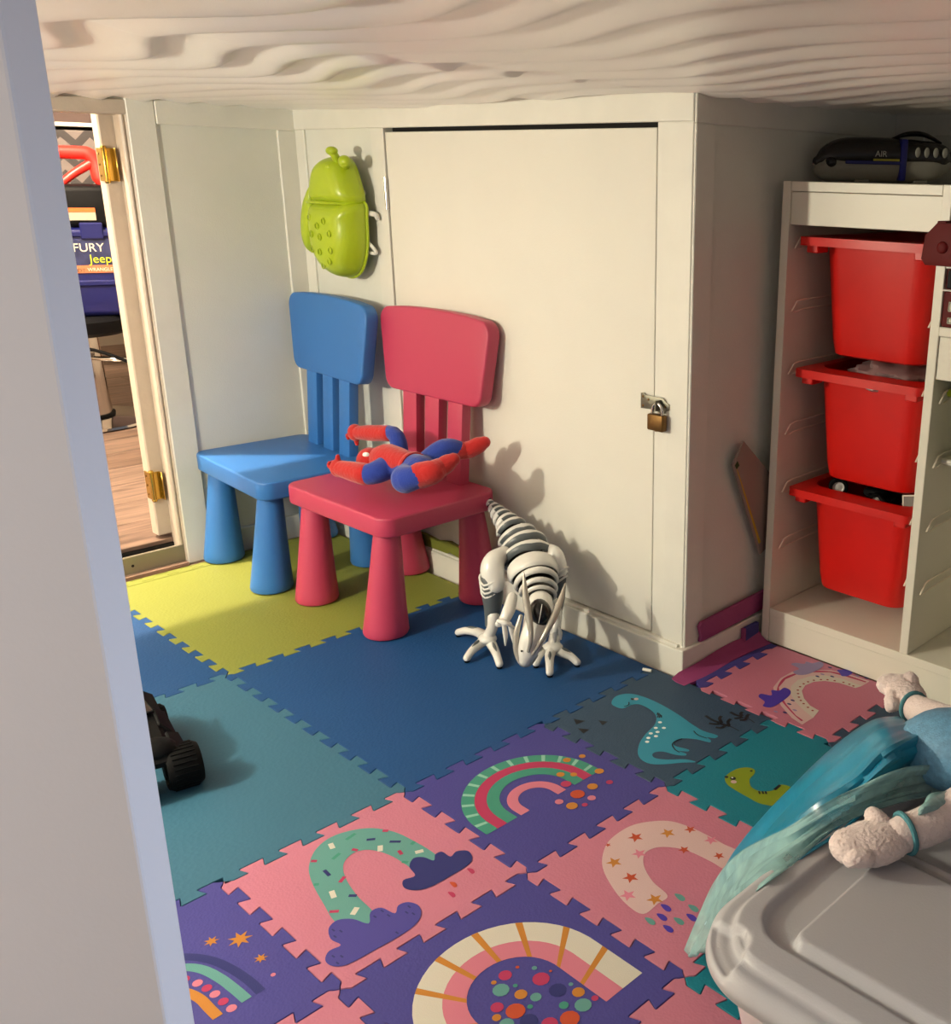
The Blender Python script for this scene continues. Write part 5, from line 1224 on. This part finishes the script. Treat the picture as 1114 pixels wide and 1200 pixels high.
bm = bmesh.new(); btube(bm, [(-.2, 0, .545), (.02, 0, .545), (.055, 0, .540), (.075, 0, .515), (.085, 0, .455), (.16, 0, .452), (.2, 0, .42)], [.022, .022, .023, .024, .027, .026, .022], 14, 4); btube(bm, [(.065, 0, .515), (.0, -.01, .475), (-.05, -.015, .435)], [.016, .014, .012], 12, cap='round'); bmobj('handle', bm, hr, tk, True)
yl = -.1315
box('warning_label', (-.110, yl-.0015, .325), (.045, yl, .365), mat('label_grey', (170, 160, 140), .6), tk, 0)
box('warning_band', (-.110, yl-.0025, .352), (.045, yl-.001, .366), mat('label_orange', (206, 100, 40), .5), tk, 0)
ds = box('sticker', (-.085, -.1425, .150), (.215, -.1405, .262), mat('sticker_print', (46, 52, 92), .4, var=.5, vscale=30), tk, 0)
box('sticker_band', (-.075, -.1432, .150), (.215, -.1424, .176), mat('sticker_orange', (196, 110, 74), .5), ds, 0)
stw = mat('sticker_white', (224, 214, 190), .5)
text('sticker_lettering', 'FURY', .040, stw, ds, T(-.040, -.1434, .222) @ RX(PI/2) @ RY(0))
text('sticker_lettering', 'Jeep', .040, mat('sticker_yellow', (206, 206, 40), .5), ds, T(.005, -.1437, .184) @ RX(PI/2))
text('sticker_lettering', 'HOT', .018, mat('sticker_green', (40, 80, 50), .5), ds, T(-.050, -.1437, .153) @ RX(PI/2))
text('sticker_lettering', 'WRANGLER', .016, stw, ds, T(-.005, -.1440, .156) @ RX(PI/2))
box('sticker_flash', (-.078, -.1434, .180), (-.050, -.1424, .245), stw, ds, 0)
# shelf with chevron box and cables behind
sh = empty('wall_shelf', (-3.45, .85, 0), rz_, 'white shelf standing behind the case with a red handle', 'shelf')
box('board', (-.55, -.16, .80), (.45, .2, .83), M['white'], sh); box('board', (-.55, -.16, 1.09), (.45, .2, 1.105), M['white'], sh); box('side', (-.58, -.16, .35), (-.55, .2, 1.5), M['blk'], sh); box('side', (.45, -.16, .045), (.48, .2, 1.5), M['blk'], sh); box('back', (-.55, .2, .35), (.45, .215, 1.5), mat('shelf_back', (90, 72, 68), .7), sh)
box('post', (-.36, -.168, .83), (-.27, -.162, 1.5), M['dark'], sh)
def chevron():
    m = bpy.data.materials.new('chevron_fabric'); m.use_nodes = True; nt = m.node_tree; b = nt.nodes['Principled BSDF']; b.inputs['Roughness'].default_value = .9
    tc = nt.nodes.new('ShaderNodeTexCoord'); sp = nt.nodes.new('ShaderNodeSeparateXYZ'); nt.links.new(tc.outputs['Object'], sp.inputs[0])
    def mth(op, a, bb, c=None):
        n = nt.nodes.new('ShaderNodeMath'); n.operation = op
        for i, v in enumerate((a, bb, c)):
            if v is None: continue
            if isinstance(v, (int, float)): n.inputs[i].default_value = v
            else: nt.links.new(v, n.inputs[i])
        return n.outputs[0]
    tri = mth('PINGPONG', sp.outputs['X'], .05)
    s = mth('ADD', sp.outputs['Z'], tri); w_ = mth('PINGPONG', s, .04); f = mth('GREATER_THAN', w_, .02)
    mx = nt.nodes.new('ShaderNodeMix'); mx.data_type = 'RGBA'; mx.inputs[6].default_value = lin((70, 66, 66)); mx.inputs[7].default_value = lin((128, 118, 114))
    nt.links.new(f, mx.inputs[0]); nt.links.new(mx.outputs[2], b.inputs['Base Color']); return m
cb = box('fabric_box', (-.27, -.16, 0), (.30, .14, .245), chevron(), None, .006, 2); cb.location = (-3.42, .94, .832); cb.rotation_euler = (0, 0, rz_)
tag(cb, 'grey and white chevron fabric box on the shelf beyond the opening', 'fabric box')
cbl = tube('cable', [(-3.35, .93, 1.19), (-3.22, .93, 1.14), (-3.20, .92, 1.06), (-3.20, .91, 1.0)], [.008, .008, .02, .022], M['blk'], None); tag(cbl, 'black cable and plug hanging in front of the chevron box', 'cable')
cb2 = tube('cable', [(-3.3, .80, 1.19), (-3.28, .85, 1.225), (-3.26, .93, 1.20), (-3.25, .97, 1.19)], .006, M['blk'], None); tag(cb2, 'black cable looped on top of the far shelf', 'cable')
cb3 = tube('cable', [(-2.62, .38, .37), (-2.60, .55, .34), (-2.55, .70, .26), (-2.50, .82, .20), (-2.50, .95, .185)], .006, M['blk'], None); tag(cb3, 'black cable sagging in front of the chrome stool column', 'cable')
wd = empty('wooden_drawer_unit', (-3.7, 1.5, NZ), rz_, 'light wooden drawer unit at the far right of the next room', 'drawers')
box('case', (-.3, -.2, 0), (.4, .2, .55), M['wall'], wd)
for z0 in (.02, .20, .38): box('drawer', (-.29, -.215, z0), (.39, -.2, z0+.165), mat('drawer_wood', (178, 128, 96), .5), wd, .003)

# small litter on the mats
bm = bmesh.new(); a = wz(753, 786); b = wz(763, 788); btube(bm, [Vector((a.x, a.y, .0035)), Vector((b.x, b.y, .0035))], .0034, 10, 0)
tag(bmobj('chalk_stub', bm, M['trim'], None, True), 'tiny white stub lying on the slate tile near the wall corner', 'chalk')
